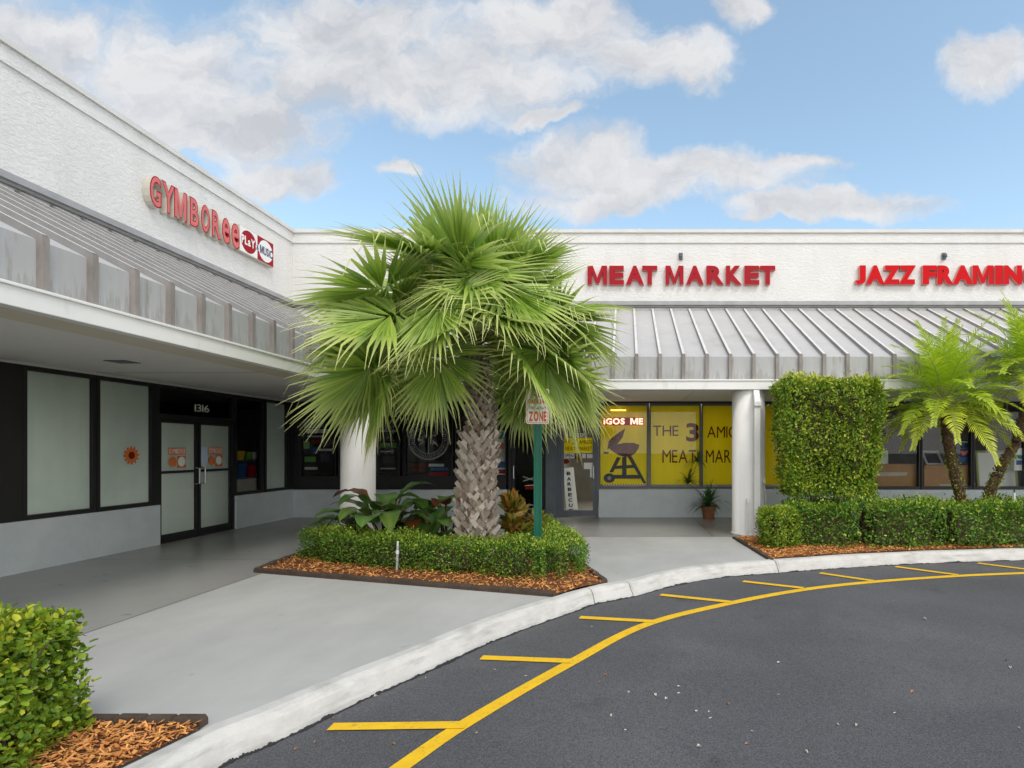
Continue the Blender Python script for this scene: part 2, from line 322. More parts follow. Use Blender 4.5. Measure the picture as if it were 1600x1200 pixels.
def put_text(mb, txt, u0, u1, v0, v1, origin, ax, ay, az, depth=.003, front=0, off=0.0, lift=0.0, space=.35, gap=.14):
    ws = []
    for ch in txt:
        if ch == ' ': ws.append(None); continue
        a = np.array(glyph(ch, .1, off)[0]); ws.append((a[:, 0].max()-a[:, 0].min(), a[:, 1].min(), a[:, 1].max()))
    hmax = max(w[2] for w in ws if w); hmin = min(min(w[1], 0) for w in ws if w)
    tot = sum((w[0] if w else space)+gap*.6 for w in ws)-gap*.6; k = (u1-u0)/tot; kv = (v1-v0)/(hmax-hmin); u = u0
    for ch, w in zip(txt, ws):
        if w is None: u += (space+gap*.6)*k; continue
        put_glyph(mb, ch, (u, u+w[0]*k, v0+(w[1]-hmin)*kv, v0+(w[2]-hmin)*kv), origin, ax, ay, az, depth, front, front, off, lift); u += (w[0]+gap*.6)*k
BACK = dict(ax=(1, 0, 0), ay=(0, 0, 1), az=(0, -1, 0))
LEFT = dict(ax=(0, 1, 0), ay=(0, 0, 1), az=(1, 0, 0))

# ------------------------------------------------------------------ ground, kerb, pavement
XW, YW = -7.9, 13.71                 # storefront planes of the two wings
XF, YF = -4.87, 10.75                # awning faces
ASP = -.15
g = MB(); g.add([(-250, -250, ASP), (250, -250, ASP), (250, 250, ASP), (-250, 250, ASP)], [(0, 1, 2, 3)])
tag(g.build('parking_lot', M_ASPH), kind='structure')
kin = [(-3.3, -8), (-3.1, -2), (-2.92, .8), (-2.72, 2.1)]+[G(*p) for p in ((195, 1200), (325, 1138), (400, 1110), (540, 1052), (645, 1012), (750, 970), (872, 931), (914, 918.5), (972, 908.5), (1035, 893.5), (1110, 882), (1197, 875.5), (1300, 868.5), (1420, 862.5), (1600, 857))]+[(8.8, 9.62), (13, 9.8), (25, 9.9)]
def catmull(pts, n=14):
    out = []; P = [Vector((*p, 0)) for p in pts]
    for i in range(len(P)-1):
        a, b, c, d = P[max(i-1, 0)], P[i], P[i+1], P[min(i+2, len(P)-1)]
        for j in range(n):
            t = j/n
            # centripetal-ish: scale tangents by the local chord
            L1 = (c-b).length; m1 = (c-a)/max((c-b).length+(b-a).length, 1e-6)*L1; m2 = (d-b)/max((d-c).length+(c-b).length, 1e-6)*L1
            h00 = 2*t**3-3*t**2+1; h10 = t**3-2*t**2+t; h01 = -2*t**3+3*t**2; h11 = t**3-t**2
            out.append(h00*b+h10*m1+h01*c+h11*m2)
    out.append(P[-1]); return out
KC = catmull(kin)
def normals(C):
    out = []
    for i in range(len(C)):
        d = (C[min(i+1, len(C)-1)]-C[max(i-1, 0)]).normalized(); out.append(Vector((d.y, -d.x, 0)))
    return out
KN = normals(KC)
def ray_x(p): return CX+F*p.x/p.y if p.y > .5 else -9999
prof = [(0.0, -.12), (0.0, .004), (.012, .014), (.10, .014), (.128, .004), (.15, -.03), (.185, -.12), (.195, -.17)]
cuts = [-99999, 914, 973, 1209, 99999]
for ci in range(4):
    idx = [i for i in range(len(KC)) if cuts[ci]-1e-6 <= ray_x(KC[i]) <= cuts[ci+1]]
    if ci == 0: idx = list(range(0, max(idx)+1))
    if ci == 3: idx = list(range(min(idx), len(KC)))
    if ci > 0: idx = [idx[0]-1]+idx
    mb = MB(); vs = []; k = len(prof)
    seg = []
    for a, b in zip(idx[:-1], idx[1:]):
        for t in (0, .5): seg.append((KC[a].lerp(KC[b], t), KN[a].lerp(KN[b], t)))
    seg.append((KC[idx[-1]], KN[idx[-1]]))
    d0 = (seg[1][0]-seg[0][0]).normalized(); seg[0] = (seg[0][0]+d0*.012, seg[0][1])
    for q, (p, n) in enumerate(seg):
        for j, (o_, z_) in enumerate(prof):
            w = 0 if j < 2 else .004*math.sin(p.length*5.1+j*.8)+.003*math.sin(p.length*13.7-j*1.7)
            e = .018 if (q in (0, len(seg)-1) and ci > 0 and 2 <= j <= 5) else 0
            vs.append((p.x+n.x*(o_+w-e), p.y+n.y*(o_+w-e), z_-e*.6+(.002*math.sin(p.length*7.3+j) if j > 1 else 0)))
    fs = [(i*k+j, (i+1)*k+j, (i+1)*k+j+1, i*k+j+1) for i in range(len(seg)-1) for j in range(k-1)]
    fs += [tuple(range(k)), tuple((len(seg)-1)*k+j for j in range(k-1, -1, -1))]
    mb.add(vs, fs); tag(mb.build('kerb', M_KERB, fix=True, smooth=False), kind='structure')
# ragged black sealer where the asphalt meets the kerb
mb = MB(); vs = []; wu = .006; wo = .012
for i in range(len(KC)-1):
    for t in (0, .125, .25, .375, .5, .625, .75, .875):
        wu = min(.045, max(0, wu+random.gauss(0, .0022)-(wu-.006)*.12)); wo = min(.07, max(.004, wo+random.gauss(0, .003)-(wo-.012)*.15))
        p = KC[i].lerp(KC[i+1], t); n = KN[i].lerp(KN[i+1], t); up = wu; o2 = .205+wo
        vs += [(p.x+n.x*(.202-up*.35), p.y+n.y*(.202-up*.35), ASP+.002+up), (p.x+n.x*.21, p.y+n.y*.21, ASP+.006), (p.x+n.x*o2, p.y+n.y*o2, ASP+.003)]
mb.add(vs, [(i*3+j, (i+1)*3+j, (i+1)*3+j+1, i*3+j+1) for i in range(len(vs)//3-1) for j in range(2)])
tag(mb.build('asphalt_seal_edge', M_SEAL), kind='structure')
XJ, YJ = -4.7, 10.6
def flat(name, pts, z, mat, kind='structure'):
    bm = bmesh.new(); f = bm.faces.new([bm.verts.new((x, y, z)) for x, y in pts]); bmesh.ops.triangulate(bm, faces=[f]); bmesh.ops.recalc_face_normals(bm, faces=bm.faces)
    if sum(f.normal.z for f in bm.faces) < 0: bmesh.ops.reverse_faces(bm, faces=bm.faces)
    me = bpy.data.meshes.new(name); bm.to_mesh(me); bm.free(); me.materials.append(mat); o = bpy.data.objects.new(name, me); COL.objects.link(o); return tag(o, kind=kind)
flat('pavement', [(p.x, p.y) for p in KC]+[(25, YJ), (XJ, YJ), (XJ, -8)], 0.0, M_CONC)
jx, jy = XJ-.012, YJ+.012
flat('covered_walkway', [(jx, -8), (jx, jy), (25, jy), (25, YW+.02), (XW-.02, YW+.02), (XW-.02, -8)], 0.0, M_CONCD)
mb = MB()     # joint grooves as thin dark strips
mb.box(XJ-.02, XJ+.008, -8, YJ+.01, -.02, -.006); mb.box(XJ, 25, YJ-.004, YJ+.016, -.02, -.006)
tag(mb.build('expansion_joint', M_SEAL), kind='structure')
for x in (1.63, 5.2, 9.0, -2.2, -6.0):
    flat('expansion_joint', [(x-.006, jy+.01), (x+.006, jy+.01), (x+.006, YW-.06), (x-.006, YW-.06)], .004, M_SEAL)
for y in (1.5, 5.0, 8.4):
    flat('expansion_joint', [(XW+.06, y), (jx-.01, y), (jx-.01, y+.01), (XW+.06, y+.01)], .004, M_SEAL)
# painted markings
line = catmull([G(*p, ASP) for p in ((560, 1250), (620, 1204), (722, 1134), (890, 1037), (1010, 976), (1140, 943), (1260, 921), (1370, 909), (1500, 900), (1605, 895.5), (1750, 890))], 10)
LN = normals(line); mb = MB()
mb.add([(p.x+n.x*w, p.y+n.y*w, ASP+.004) for p, n in zip(line, LN) for w in (-.055, .055)], [(2*i, 2*i+1, 2*i+3, 2*i+2) for i in range(len(line)-1)])
for (a, b) in (((516, 1137), (728, 1134)), ((752, 1028.5), (893, 1034)), ((906, 965.5), (1025, 972)), ((1032, 930), (1143, 941.5)), ((1161, 909), (1255, 919.5)), ((1281, 896), (1366, 908.5)), ((1399, 886), (1497, 899)), ((1528, 880.5), (1610, 891)), ((1655, 876), (1740, 886))):
    p, q = Vector((*G(*a, ASP), 0)), Vector((*G(*b, ASP), 0)); d = (q-p).normalized(); n = Vector((-d.y, d.x, 0))*.048
    mb.add([(p+n)[:2]+(ASP+.008,), (p-n)[:2]+(ASP+.008,), (q-n)[:2]+(ASP+.008,), (q+n)[:2]+(ASP+.008,)], [(0, 1, 2, 3)])
tag(mb.build('road_marking', M_YEL), kind='structure')

# ------------------------------------------------------------------ the shopping plaza
B = thing('shopping_plaza', (0, YW, 0), 'single storey white stucco strip of shops with metal awning wrapping an inner corner', 'building')
XE, YE = 24.0, -7.5
mb = MB(); mb.box(XW, XE, YW, YW+.25, 2.72, 6.78); mb.box(XW-.25, XW, YE, YW+.25, 2.72, 6.78); mb.build('parapet_wall', M_STUCCO, B)
mb = MB(); mb.box(XW+.03, XE, YW-.03, YW, 6.52, 6.75); mb.box(XW, XW+.03, YE, YW, 6.52, 6.75); mb.build('parapet_band', M_STUCCO, B)
mb = MB(); mb.box(XW+.07, XE, YW-.07, YW+.32, 6.75, 6.83); mb.box(XW-.32, XW+.07, YE, YW+.32, 6.75, 6.832)
for x in (.35, 3.4, 6.45, 9.5, 12.5, -2.7, -5.7): mb.box(x-.05, x+.05, YW-.075, YW+.33, 6.746, 6.836)
mb.build('coping', M_COPING, B)
mb = MB(); mb.box(XW-10, XE, YW+.25, YW+11, 6.2, 6.35); mb.box(XW-10, XW-.25, YE, YW+.25, 6.2, 6.35); mb.build('roof', M_COPING, B)
mb = MB(); mb.box(XE, XE+.2, YF+.1, YW+11, 0, 6.78); mb.box(XW-10, XF-.2, YE-.2, YE, 0, 6.78); mb.box(XW-10.2, XW-10, YE, YW+11, 0, 6.4); mb.box(XW-10, XE, YW+11, YW+11.2, 0, 6.4); mb.build('end_wall', M_STUCCO, B)
# interior shell
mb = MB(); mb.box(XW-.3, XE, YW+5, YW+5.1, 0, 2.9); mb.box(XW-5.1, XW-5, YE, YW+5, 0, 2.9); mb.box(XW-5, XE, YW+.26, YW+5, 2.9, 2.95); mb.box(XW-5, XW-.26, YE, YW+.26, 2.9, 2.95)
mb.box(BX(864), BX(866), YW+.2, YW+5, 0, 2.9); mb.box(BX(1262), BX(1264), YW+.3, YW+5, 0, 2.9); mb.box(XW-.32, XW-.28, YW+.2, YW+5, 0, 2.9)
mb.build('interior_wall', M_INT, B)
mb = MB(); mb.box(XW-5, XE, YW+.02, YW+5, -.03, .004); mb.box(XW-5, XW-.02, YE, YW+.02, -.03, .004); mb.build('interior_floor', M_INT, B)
# awning: sloped roof, upright face, standing seams
ZT, ZW, ZB = 3.34, 4.93, 2.90
kL = (ZW-ZT)/(XF-XW); kB = (ZW-ZT)/(YW-YF)
mb = MB()
mb.add([(XF, YE, ZT), (XF, YF, ZT), (XW, YW, ZW), (XW, YE, ZW)], [(0, 1, 2, 3)], 0); mb.add([(XF, YF, ZT), (XE, YF, ZT), (XE, YW, ZW), (XW, YW, ZW)], [(0, 1, 2, 3)], 0)
mb.add([(XF, YE, ZB), (XF, YF, ZB), (XF, YF, ZT), (XF, YE, ZT)], [(0, 1, 2, 3)], 1); mb.add([(XF, YF, ZB), (XE, YF, ZB), (XE, YF, ZT), (XF, YF, ZT)], [(0, 1, 2, 3)], 1)
h, w = .05, .024
k = 0; y = 4.795-.4485*27
while y < YW-.1:
    xs = XF if y < YF else XF-(y-YF)*(XF-XW)/(YW-YF)
    zs = ZT+(XF-xs)*kL
    if y > YE:
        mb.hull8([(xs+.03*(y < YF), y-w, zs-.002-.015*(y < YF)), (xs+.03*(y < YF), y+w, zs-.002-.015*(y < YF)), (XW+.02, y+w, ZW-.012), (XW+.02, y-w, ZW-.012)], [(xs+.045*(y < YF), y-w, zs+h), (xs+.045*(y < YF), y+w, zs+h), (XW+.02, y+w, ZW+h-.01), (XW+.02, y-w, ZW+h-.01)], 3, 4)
        if y < YF-.05: mb.box(XF-.01, XF+.055, y-.03, y+.03, ZB+.003, ZT+.035, 2)
    y += .4485
x = .225-.436*20
while x < XE-.1:
    ys = YF if x > XF else YF+(XF-x)*(YW-YF)/(XF-XW)
    zs = ZT+(ys-YF)*kB
    if x > XW+.1:
        e = 1 if x > XF else 0
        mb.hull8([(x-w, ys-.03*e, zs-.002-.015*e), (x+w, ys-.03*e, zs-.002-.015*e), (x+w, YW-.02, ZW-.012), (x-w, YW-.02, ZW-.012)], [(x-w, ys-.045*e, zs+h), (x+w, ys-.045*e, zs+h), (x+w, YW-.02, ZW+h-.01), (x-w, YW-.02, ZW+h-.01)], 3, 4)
        if x > XF+.05: mb.box(x-.032, x+.032, YF-.055, YF+.01, ZB+.003, ZT+.035, 2)
    x += .436
M_SEAM = mk('seam_metal', (.23, .225, .225), (.28, .275, .27), 4, rough=.55)  # seam sides darkened to carry shade in the colour; lower flashing shares this metal
mb.build('awning', [M_ROOF, M_AFACE, M_RIB, M_SEAM, mk('seam_top_lit', (.58, .575, .57), (.64, .635, .63), 4, rough=.5)], B)  # seam tops get a lighter copy, with the light put into the colour
mb = MB(); mb.box(XW+.1, XE, YW-.1, YW, 5.03, 5.12); mb.box(XW, XW+.1, YE, YW, 5.03, 5.12); mb.build('flashing', M_FLASH, B)
mb = MB(); mb.box(XW+.06, XE, YW-.06, YW-.001, 4.985, 5.03); mb.box(XW+.001, XW+.06, YE, YW-.06, 4.985, 5.03); mb.build('flashing', M_SEAM, B)
mb = MB(); mb.box(XF+.0, XE, YF-.13, YF-.01, 2.715, 2.895); mb.box(XF+.01, XF+.13, YE, YF-.13, 2.715, 2.895); mb.box(XF+.02, XE, YF-.15, YF-.005, 2.872, 2.9); mb.box(XF+.005, XF+.15, YE, YF-.15, 2.872, 2.9); mb.build('fascia', M_FASCIA, B, bevel=.006)
mb = MB(); mb.box(XF-.42, XE, YF+.001, YF+.22, 2.722, 2.86); mb.box(XF-.42, XF-.001, YE, YF, 2.722, 2.86); mb.build('soffit_lip', mk('soffit_lip_paint', (.70, .64, .53), (.66, .60, .50), 3, rough=.85), B)
mb = MB(); mb.box(XW-.02, XE, YF+.22, YW+.02, 2.755, 2.85); mb.box(XW-.02, XF-.42, YE, YF+.22, 2.7552, 2.85); mb.build('soffit', M_SOFFIT, B)
for y in (4.9, 8.6, 12.2): part('soffit_joint', M_FLASH, B, (XW+.01, XF-.43, y, y+.008, 2.751, 2.7555))
for x in (1.35, 5.2, 9.0, -2.4): part('soffit_joint', M_FLASH, B, (x, x+.008, YF+.23, YW, 2.751, 2.7555))
part('soffit_vent', M_GFRAME, B, (-6.70, -6.42, 7.4, 7.65, 2.746, 2.7552), bevel=.004)
for cx, cy in ((-5.08, 10.98), (2.36, 10.98)):
    mb = MB(); mb.lathe(cx, cy, [(.335, 0), (.335, .03), (.31, .05), (.31, 2.752)], 40); o = mb.build('column', M_COLUMN, B, smooth=True)
    for p in o.data.polygons: p.use_smooth = abs(p.normal.z) < .5
mb = MB(); mb.lathe(10.0, 10.98, [(.335, 0), (.335, .03), (.31, .05), (.31, 2.752)], 40); mb.build('column', M_COLUMN, B)
dx = BX(1182, 10.6)
mb = MB(); mb.box(dx-.055, dx+.055, 10.52, 10.60, .02, 2.48); mb.hull8([(dx-.055, 10.50, 2.48), (dx+.055, 10.50, 2.48), (dx+.055, 10.60, 2.48), (dx-.055, 10.60, 2.48)], [(dx-.055, 10.60, 2.70), (dx+.055, 10.60, 2.70), (dx+.055, 10.70, 2.712), (dx-.055, 10.70, 2.712)])
mb.box(dx-.065, dx+.065, 10.49, 10.605, 2.40, 2.49); mb.build('downspout', M_FASCIA, B, bevel=.008)
mb = MB(); mb.tube([(2.27, 10.62, 0), (2.27, 10.63, .6)], .014, 8); mb.box(2.25, 2.30, 10.62, 10.66, .62, .7, 0); mb.build('conduit', M_PVC, B)
mb = MB(); mb.tube([(2.66, 10.74, .35), (2.60, 10.72, 1.0)], .012, 6); mb.box(2.565, 2.615, 10.70, 10.74, .98, 1.07); mb.build('conduit', M_COPING, B)
for px in (1063.5, 1474):
    x = BX(px); mb = MB(); mb.box(x-.045, x+.045, YW-.05, YW, BZ(406), BZ(396)); mb.tube([(x, YW-.05, BZ(399)), (x, YW-.11, BZ(401)), (x, YW-.12, BZ(404))], .03, 8); mb.build('wall_light', M_GFRAME, B)

def win_back(p0, p1, z0=.73, z1=2.66, fm=M_BLACK, contents=None):
    x0, x1 = BX(p0), BX(p1); f = MB(); e = .03
    for b in ((x0-e, x0, z0-.06, z1+.05), (x1, x1+e, z0-.06, z1+.05), (x0, x1, z0-.06, z0), (x0, x1, z1, z1+.05)): f.box(b[0], b[1], YW-.0, YW+.12, b[2], b[3])
    o = f.build('window', fm, B)
    g_ = MB(); g_.add([(x0, YW+.05, z0), (x1, YW+.05, z0), (x1, YW+.05, z1), (x0, YW+.05, z1)], [(0, 1, 2, 3)]); g_.build('pane', M_GLASS, o)
    return o
def win_left(y0, y1, z0=.73, z1=2.66, film=True):
    f = MB(); e = .055
    for b in ((y0-e, y0, z0-.06, z1+.05), (y1, y1+e, z0-.06, z1+.05), (y0, y1, z0-.06, z0), (y0, y1, z1, z1+.05)): f.box(XW-.12, XW, b[0], b[1], b[2], b[3])
    o = f.build('window', M_BLACK, B)
    g_ = MB(); g_.add([(XW-.04, y0, z0), (XW-.04, y1, z0), (XW-.04, y1, z1), (XW-.04, y0, z1)], [(0, 1, 2, 3)]); g_.build('pane', M_GLASS, o)
    if film:
        g_ = MB(); g_.box(XW-.056, XW-.05, y0+.004, y1-.004, z0+.004, z1-.004); g_.build('window_film', M_FILM, o)
    return o
wl = [win_left(-1+i*1.1, -.1+i*1.1) for i in range(7)]
w1 = win_left(7.62, 8.56); w2 = win_left(8.68, 9.62); w3 = win_left(11.74, 12.56, film=False); w4 = win_left(12.72, 13.46)
part('frame_panel', M_BLACK, B, (XW-.1, XW-.002, 6.56, 7.56, .66, 2.72)); part('frame_panel', M_BLACK, B, (XW-.1, XW+.02, 13.52, YW-.001, .0, 2.72))
mb = MB(); mb.box(XW-.12, XW-.003, YE, YW-.2, 2.712, 2.754); mb.build('header', M_BLACK, B)
# gear shaped sticker on the second window
mb = MB(); pts = []
for i in range(48):
    a = 2*math.pi*i/48; r_ = .115 if (i//2) % 2 else .15; pts.append((9.27+r_*math.cos(a), BZ(711.5, 9.25)+r_*math.sin(a)))
mb.add([(XW-.036, y_, z_) for y_, z_ in pts], [tuple(range(48))])
mb.add([(XW-.034, 9.27+.06*math.cos(2*math.pi*i/24), BZ(711.5, 9.25)+.06*math.sin(2*math.pi*i/24)) for i in range(24)], [tuple(range(24))], 1)
mb.build('sticker', [M_ORANGE, M_MAROON], w2)
# knee walls
mb = MB(); mb.box(XW-.14, XW+.05, YE, 9.74, 0, .67); mb.box(XW-.14, XW+.05, 11.67, YW-.05, 0, .67); mb.build('knee_wall', M_KNEE, B)
mb = MB(); mb.box(XW+.05, BX(792), YW-.05, YW+.14, 0, .655); mb.build('knee_wall', M_KNEE, B)
mb = MB(); mb.box(BX(936), XE, YW-.05, YW+.14, 0, .655); mb.build('knee_wall', M_KNEE, B)
# double door of the play gym
def door_leaf(parent, y0, y1, name='door', hy=None):
    f = MB(); s = .06
    for b in ((y0, y0+s, .02, 2.13), (y1-s, y1, .02, 2.13), (y0+s, y1-s, .02, .14), (y0+s, y1-s, 2.07, 2.13), (y0+s, y1-s, 1.19, 1.235)): f.box(XW-.07, XW-.02, *b)
    o = f.build(name, M_BLACK, parent)
    for z0, z1 in ((.14, 1.19), (1.235, 2.07)):
        q = MB(); q.add([(XW-.04, y0+s, z0), (XW-.04, y1-s, z0), (XW-.04, y1-s, z1), (XW-.04, y0+s, z1)], [(0, 1, 2, 3)]); q.build('pane', M_GLASS, o)
        q = MB(); q.box(XW-.055, XW-.05, y0+s, y1-s, z0, z1); q.build('door_film', M_FILM, o)
    q = MB(); q.tube([(XW-.02, hy, 1.27), (XW+.05, hy, 1.26), (XW+.05, hy, .98), (XW-.02, hy, .97)], .014, 10); q.build('handle', M_CHROME, o)
    return o
d1 = door_leaf(B, 9.79, 10.69, hy=10.64); d2 = door_leaf(B, 10.71, 11.61, hy=10.78)
mb = MB(); mb.box(XW-.12, XW, 9.68, 9.785, 0, 2.712); mb.box(XW-.12, XW, 11.615, 11.685, 0, 2.712); mb.box(XW-.12, XW, 9.785, 11.615, 2.135, 2.22); mb.box(XW-.12, XW, 9.785, 11.615, 2.66, 2.712); mb.box(XW-.12, XW, 9.785, 11.615, 0, .018)
mb.build('door_frame', M_BLACK, B)
mb = MB(); mb.add([(XW-.04, 9.785, 2.22), (XW-.04, 11.615, 2.22), (XW-.04, 11.615, 2.66), (XW-.04, 9.785, 2.66)], [(0, 1, 2, 3)]); tr = mb.build('transom_window', M_GLASS, B)
mb = MB(); put_text(mb, '1316', 10.63, 11.0, 2.31, 2.45, (XW-.036, 0, 0), depth=.003, **LEFT); mb.build('house_number', M_WHITE, tr)
def gym_sticker(parent, y0, y1, z0, z1):
    mb = MB(); xx = XW-.036; mid = (y0+y1)/2; zm = z0+(z1-z0)*.62
    mb.box(xx-.001, xx, y0, y1, zm+.012, z1, 0); mb.box(xx-.001, xx, mid, y1, z0, zm-.012, 0)
    rr = (y1-y0)*.24
    for cyy, mm in ((y0+rr, 0), (mid+rr, 1)):
        mb.add([(xx+.002, cyy+rr*.92*math.cos(2*math.pi*i/20), (z0+zm)/2+rr*.92*math.sin(2*math.pi*i/20)) for i in range(20)], [tuple(range(20))], mm)
    put_text(mb, 'GYMBOREE', y0+.01, y1-.01, zm+.03, z1-.02, (xx+.001, 0, 0), depth=.002, front=1, **LEFT)
    mb.build('sticker', [M_ORANGE, M_FILM], parent)
gym_sticker(d1, 10.02, 10.42, 1.28, 1.64); gym_sticker(d2, 10.98, 11.36, 1.28, 1.65)
part('notice_paper', mk('notice_blue_paper', (.55, .66, .82), rough=.7), d2, (XW-.037, XW-.035, 10.79, 10.96, 1.32, 1.66))

# back wing windows
pal = [(470, 523), (530, 623), (633, 706), (713, 789)]
wb = [win_back(a, b) for a, b in pal]
wy = [win_back(938, 1011, fm=M_GFRAME), win_back(1017, 1093.5, fm=M_GFRAME), win_back(1098.5, 1176, fm=M_GFRAME), win_back(1181, 1259, fm=M_GFRAME)]
wr = [win_back(a, b) for a, b in ((1265, 1352), (1358, 1436), (1442, 1517.5), (1523, 1600), (1606, 1684), (1690, 1770), (1776, 1856), (1862, 1940))]
mb = MB(); mb.box(XW+.02, XE, YW-.002, YW+.12, 2.712, 2.7545); mb.build('header', M_BLACK, B)
part('frame_panel', M_BLACK, B, (BX(1945), XE, YW, YW+.1, .66, 2.712)); part('frame_panel', M_BLACK, B, (XW+.0, BX(468), YW+.001, YW+.1, .66, 2.711))
mb = MB(); mb.box(BX(467), BX(790), YW-.012, YW-.002, .66, .98); mb.build('window_apron', M_BLACK, wb[0].parent)
def door_back(p0, p1, fm, hx, ztop=2.06):
    x0, x1 = BX(p0), BX(p1); f = MB(); s = .085
    for b in ((x0, x0+s, .02, ztop), (x1-s, x1, .02, ztop), (x0+s, x1-s, .02, .16), (x0+s, x1-s, ztop-.06, ztop)): f.box(b[0], b[1], YW+.02, YW+.07, b[2], b[3])
    o = f.build('door', fm, B)
    q = MB(); q.add([(x0+s, YW+.045, .16), (x1-s, YW+.045, .16), (x1-s, YW+.045, ztop-.06), (x0+s, YW+.045, ztop-.06)], [(0, 1, 2, 3)]); q.build('pane', M_GLASS, o)
    q = MB(); q.tube([(hx, YW+.02, 1.22), (hx, YW-.04, 1.21), (hx, YW-.04, .93), (hx, YW+.02, .92)], .013, 10); q.build('handle', M_CHROME, o)
    f = MB(); f.box(x0-.07, x0-.004, YW, YW+.12, 0, 2.712); f.box(x1+.004, x1+.05, YW, YW+.12, 0, 2.712); f.box(x0-.004, x1+.004, YW, YW+.12, ztop+.005, ztop+.07); f.build('door_frame', fm, B)
    q = MB(); q.add([(x0, YW+.045, ztop+.07), (x1, YW+.045, ztop+.07), (x1, YW+.045, 2.712), (x0, YW+.045, 2.712)], [(0, 1, 2, 3)]); q.build('transom_window', M_GLASS, B)
    return o
db = door_back(799, 849, M_BLACK, BX(803)); da = door_back(875.5, 931.5, M_GFRAME, BX(927.5))
mb = MB(); mb.box(BX(853), BX(870.8), YW-.06, YW+.13, 0, 2.754); mb.build('pilaster', M_GFRAME, B)

# ------------------------------------------------------------------ wall signs
def letter_sign(name, label, letters, z0, z1, faces, depth, off, plane, orig):
    rs = [r for _, r in letters]; o = thing(name, (orig[0], orig[1], z0) if plane is BACK else (orig[0], rs[0][0], z0), label, 'sign')
    return o
sg = thing('shop_sign', (BX(1063), YW, BZ(446)), 'red channel letters reading MEAT MARKET beside the fan palm', 'sign')
for ch, a, b in (('M', 918, 948.5), ('E', 952, 975), ('A', 978, 1006), ('T', 1003.5, 1027), ('M', 1040, 1068), ('A', 1072, 1099.5), ('R', 1104, 1131), ('K', 1134.5, 1159), ('E', 1163.5, 1186.5), ('T', 1188, 1211.5)):
    mb = MB(); Yl = YW-.1; r_ = (BX(a, Yl), BX(b, Yl), BZ(444.5, Yl), BZ(415, Yl))
    put_glyph(mb, ch, r_, (0, YW-.004, 0), depth=.095, front=0, side=1, off=.05, **BACK)
    mb.build('letter', [M_RED, M_TRIM], sg)
sg = thing('shop_sign', (BX(1480), YW, BZ(446)), 'bright red heavy letters reading JAZZ FRAMING', 'sign')
for ch, a, b in (('J', 1337, 1353), ('A', 1354, 1382), ('Z', 1380.5, 1407), ('Z', 1405, 1431.5), ('F', 1442, 1463.5), ('R', 1465, 1490), ('A', 1489, 1520), ('M', 1520, 1552), ('I', 1555, 1567), ('N', 1569, 1597), ('G', 1599, 1627)):
    mb = MB(); Yl = YW-.1; r_ = (BX(a, Yl), BX(b, Yl), BZ(444, Yl), BZ(414.5, Yl))
    put_glyph(mb, ch, r_, (0, YW-.004, 0), depth=.095, front=0, side=1, off=.06, **BACK)
    mb.build('letter', [M_RED2, M_TRIM], sg)
# play gym sign on the left wing
xs = XW+.125
def LY(px): return F*(-xs)/(CX-px)
sg = thing('shop_sign', (XW, 10.4, 5.6), 'salmon letters reading GYMBOREE with deep cream sides on left wall', 'sign')
for ch, a, b, lower in (('G', 234, 252.5, 0), ('Y', 253, 273.5, 0), ('M', 272, 292.5, 0), ('B', 296.5, 311, 0), ('O', 314, 328, 0), ('R', 331, 345.5, 0), ('e', 347, 359.5, 1), ('e', 361.5, 374.5, 1)):
    y0, y1 = LY(a), LY(b); zt = 5.625+.52 if not lower else 5.625+.50
    mb = MB(); put_glyph(mb, ch, (y0, y1, 5.625, zt), (XW+.004, 0, 0), depth=.12, front=0, side=1, off=.045, **LEFT)
    put_glyph(mb, ch, (y0+.021, y1-.021, 5.645, zt-.020), (XW+.124, 0, 0), depth=.004, front=2, side=2, off=.011, **LEFT)
    mb.build('letter', [M_RED, M_CREAM, M_SALMON], sg)
y0, y1 = LY(375), LY(428); z0, z1 = 5.635, 6.165; ym = (y0+y1)/2
sg = thing('shop_sign', (XW, ym, z0), 'red and white panel with two circles reading PLAY & MUSIC', 'sign')
mb = MB(); mb.box(XW+.002, XW+.115, y0, y1, z0, z1); mb.build('cabinet', M_CREAM, sg, bevel=.006)
mb = MB(); xx = XW+.117; mb.box(xx-.001, xx+.001, y0+.012, ym, z0+.012, z1-.012, 1); mb.box(xx-.001, xx+.001, ym, y1-.012, z0+.012, z1-.012, 0)
rr = (z1-z0)*.43
for cyy, mm in ((y0+(ym-y0)*.5, 0), (ym+(y1-ym)*.5, 1)):
    mb.add([(xx+.003, cyy+(ym-y0)*.43*math.cos(2*math.pi*i/36), (z0+z1)/2+rr*math.sin(2*math.pi*i/36)) for i in range(36)], [tuple(range(36))], mm)
mb.add([(xx+.005, ym+.065*math.cos(2*math.pi*i/24), (z0+z1)/2-.01+.07*math.sin(2*math.pi*i/24)) for i in range(24)], [tuple(range(24))], 1)
put_text(mb, 'PLaY', y0+.055, ym-.085, z0+.18, z0+.36, (xx+.003, 0, 0), front=1, off=.03, **LEFT)
put_text(mb, '&', ym-.036, ym+.036, z0+.20, z0+.31, (xx+.005, 0, 0), front=2, off=.02, **LEFT)
put_text(mb, 'MUSiC', ym+.085, y1-.05, z0+.17, z0+.35, (xx+.003, 0, 0), front=2, off=.03, **LEFT)
mb.build('sign_face', [M_RED, M_WHITE, M_NAVY], sg)

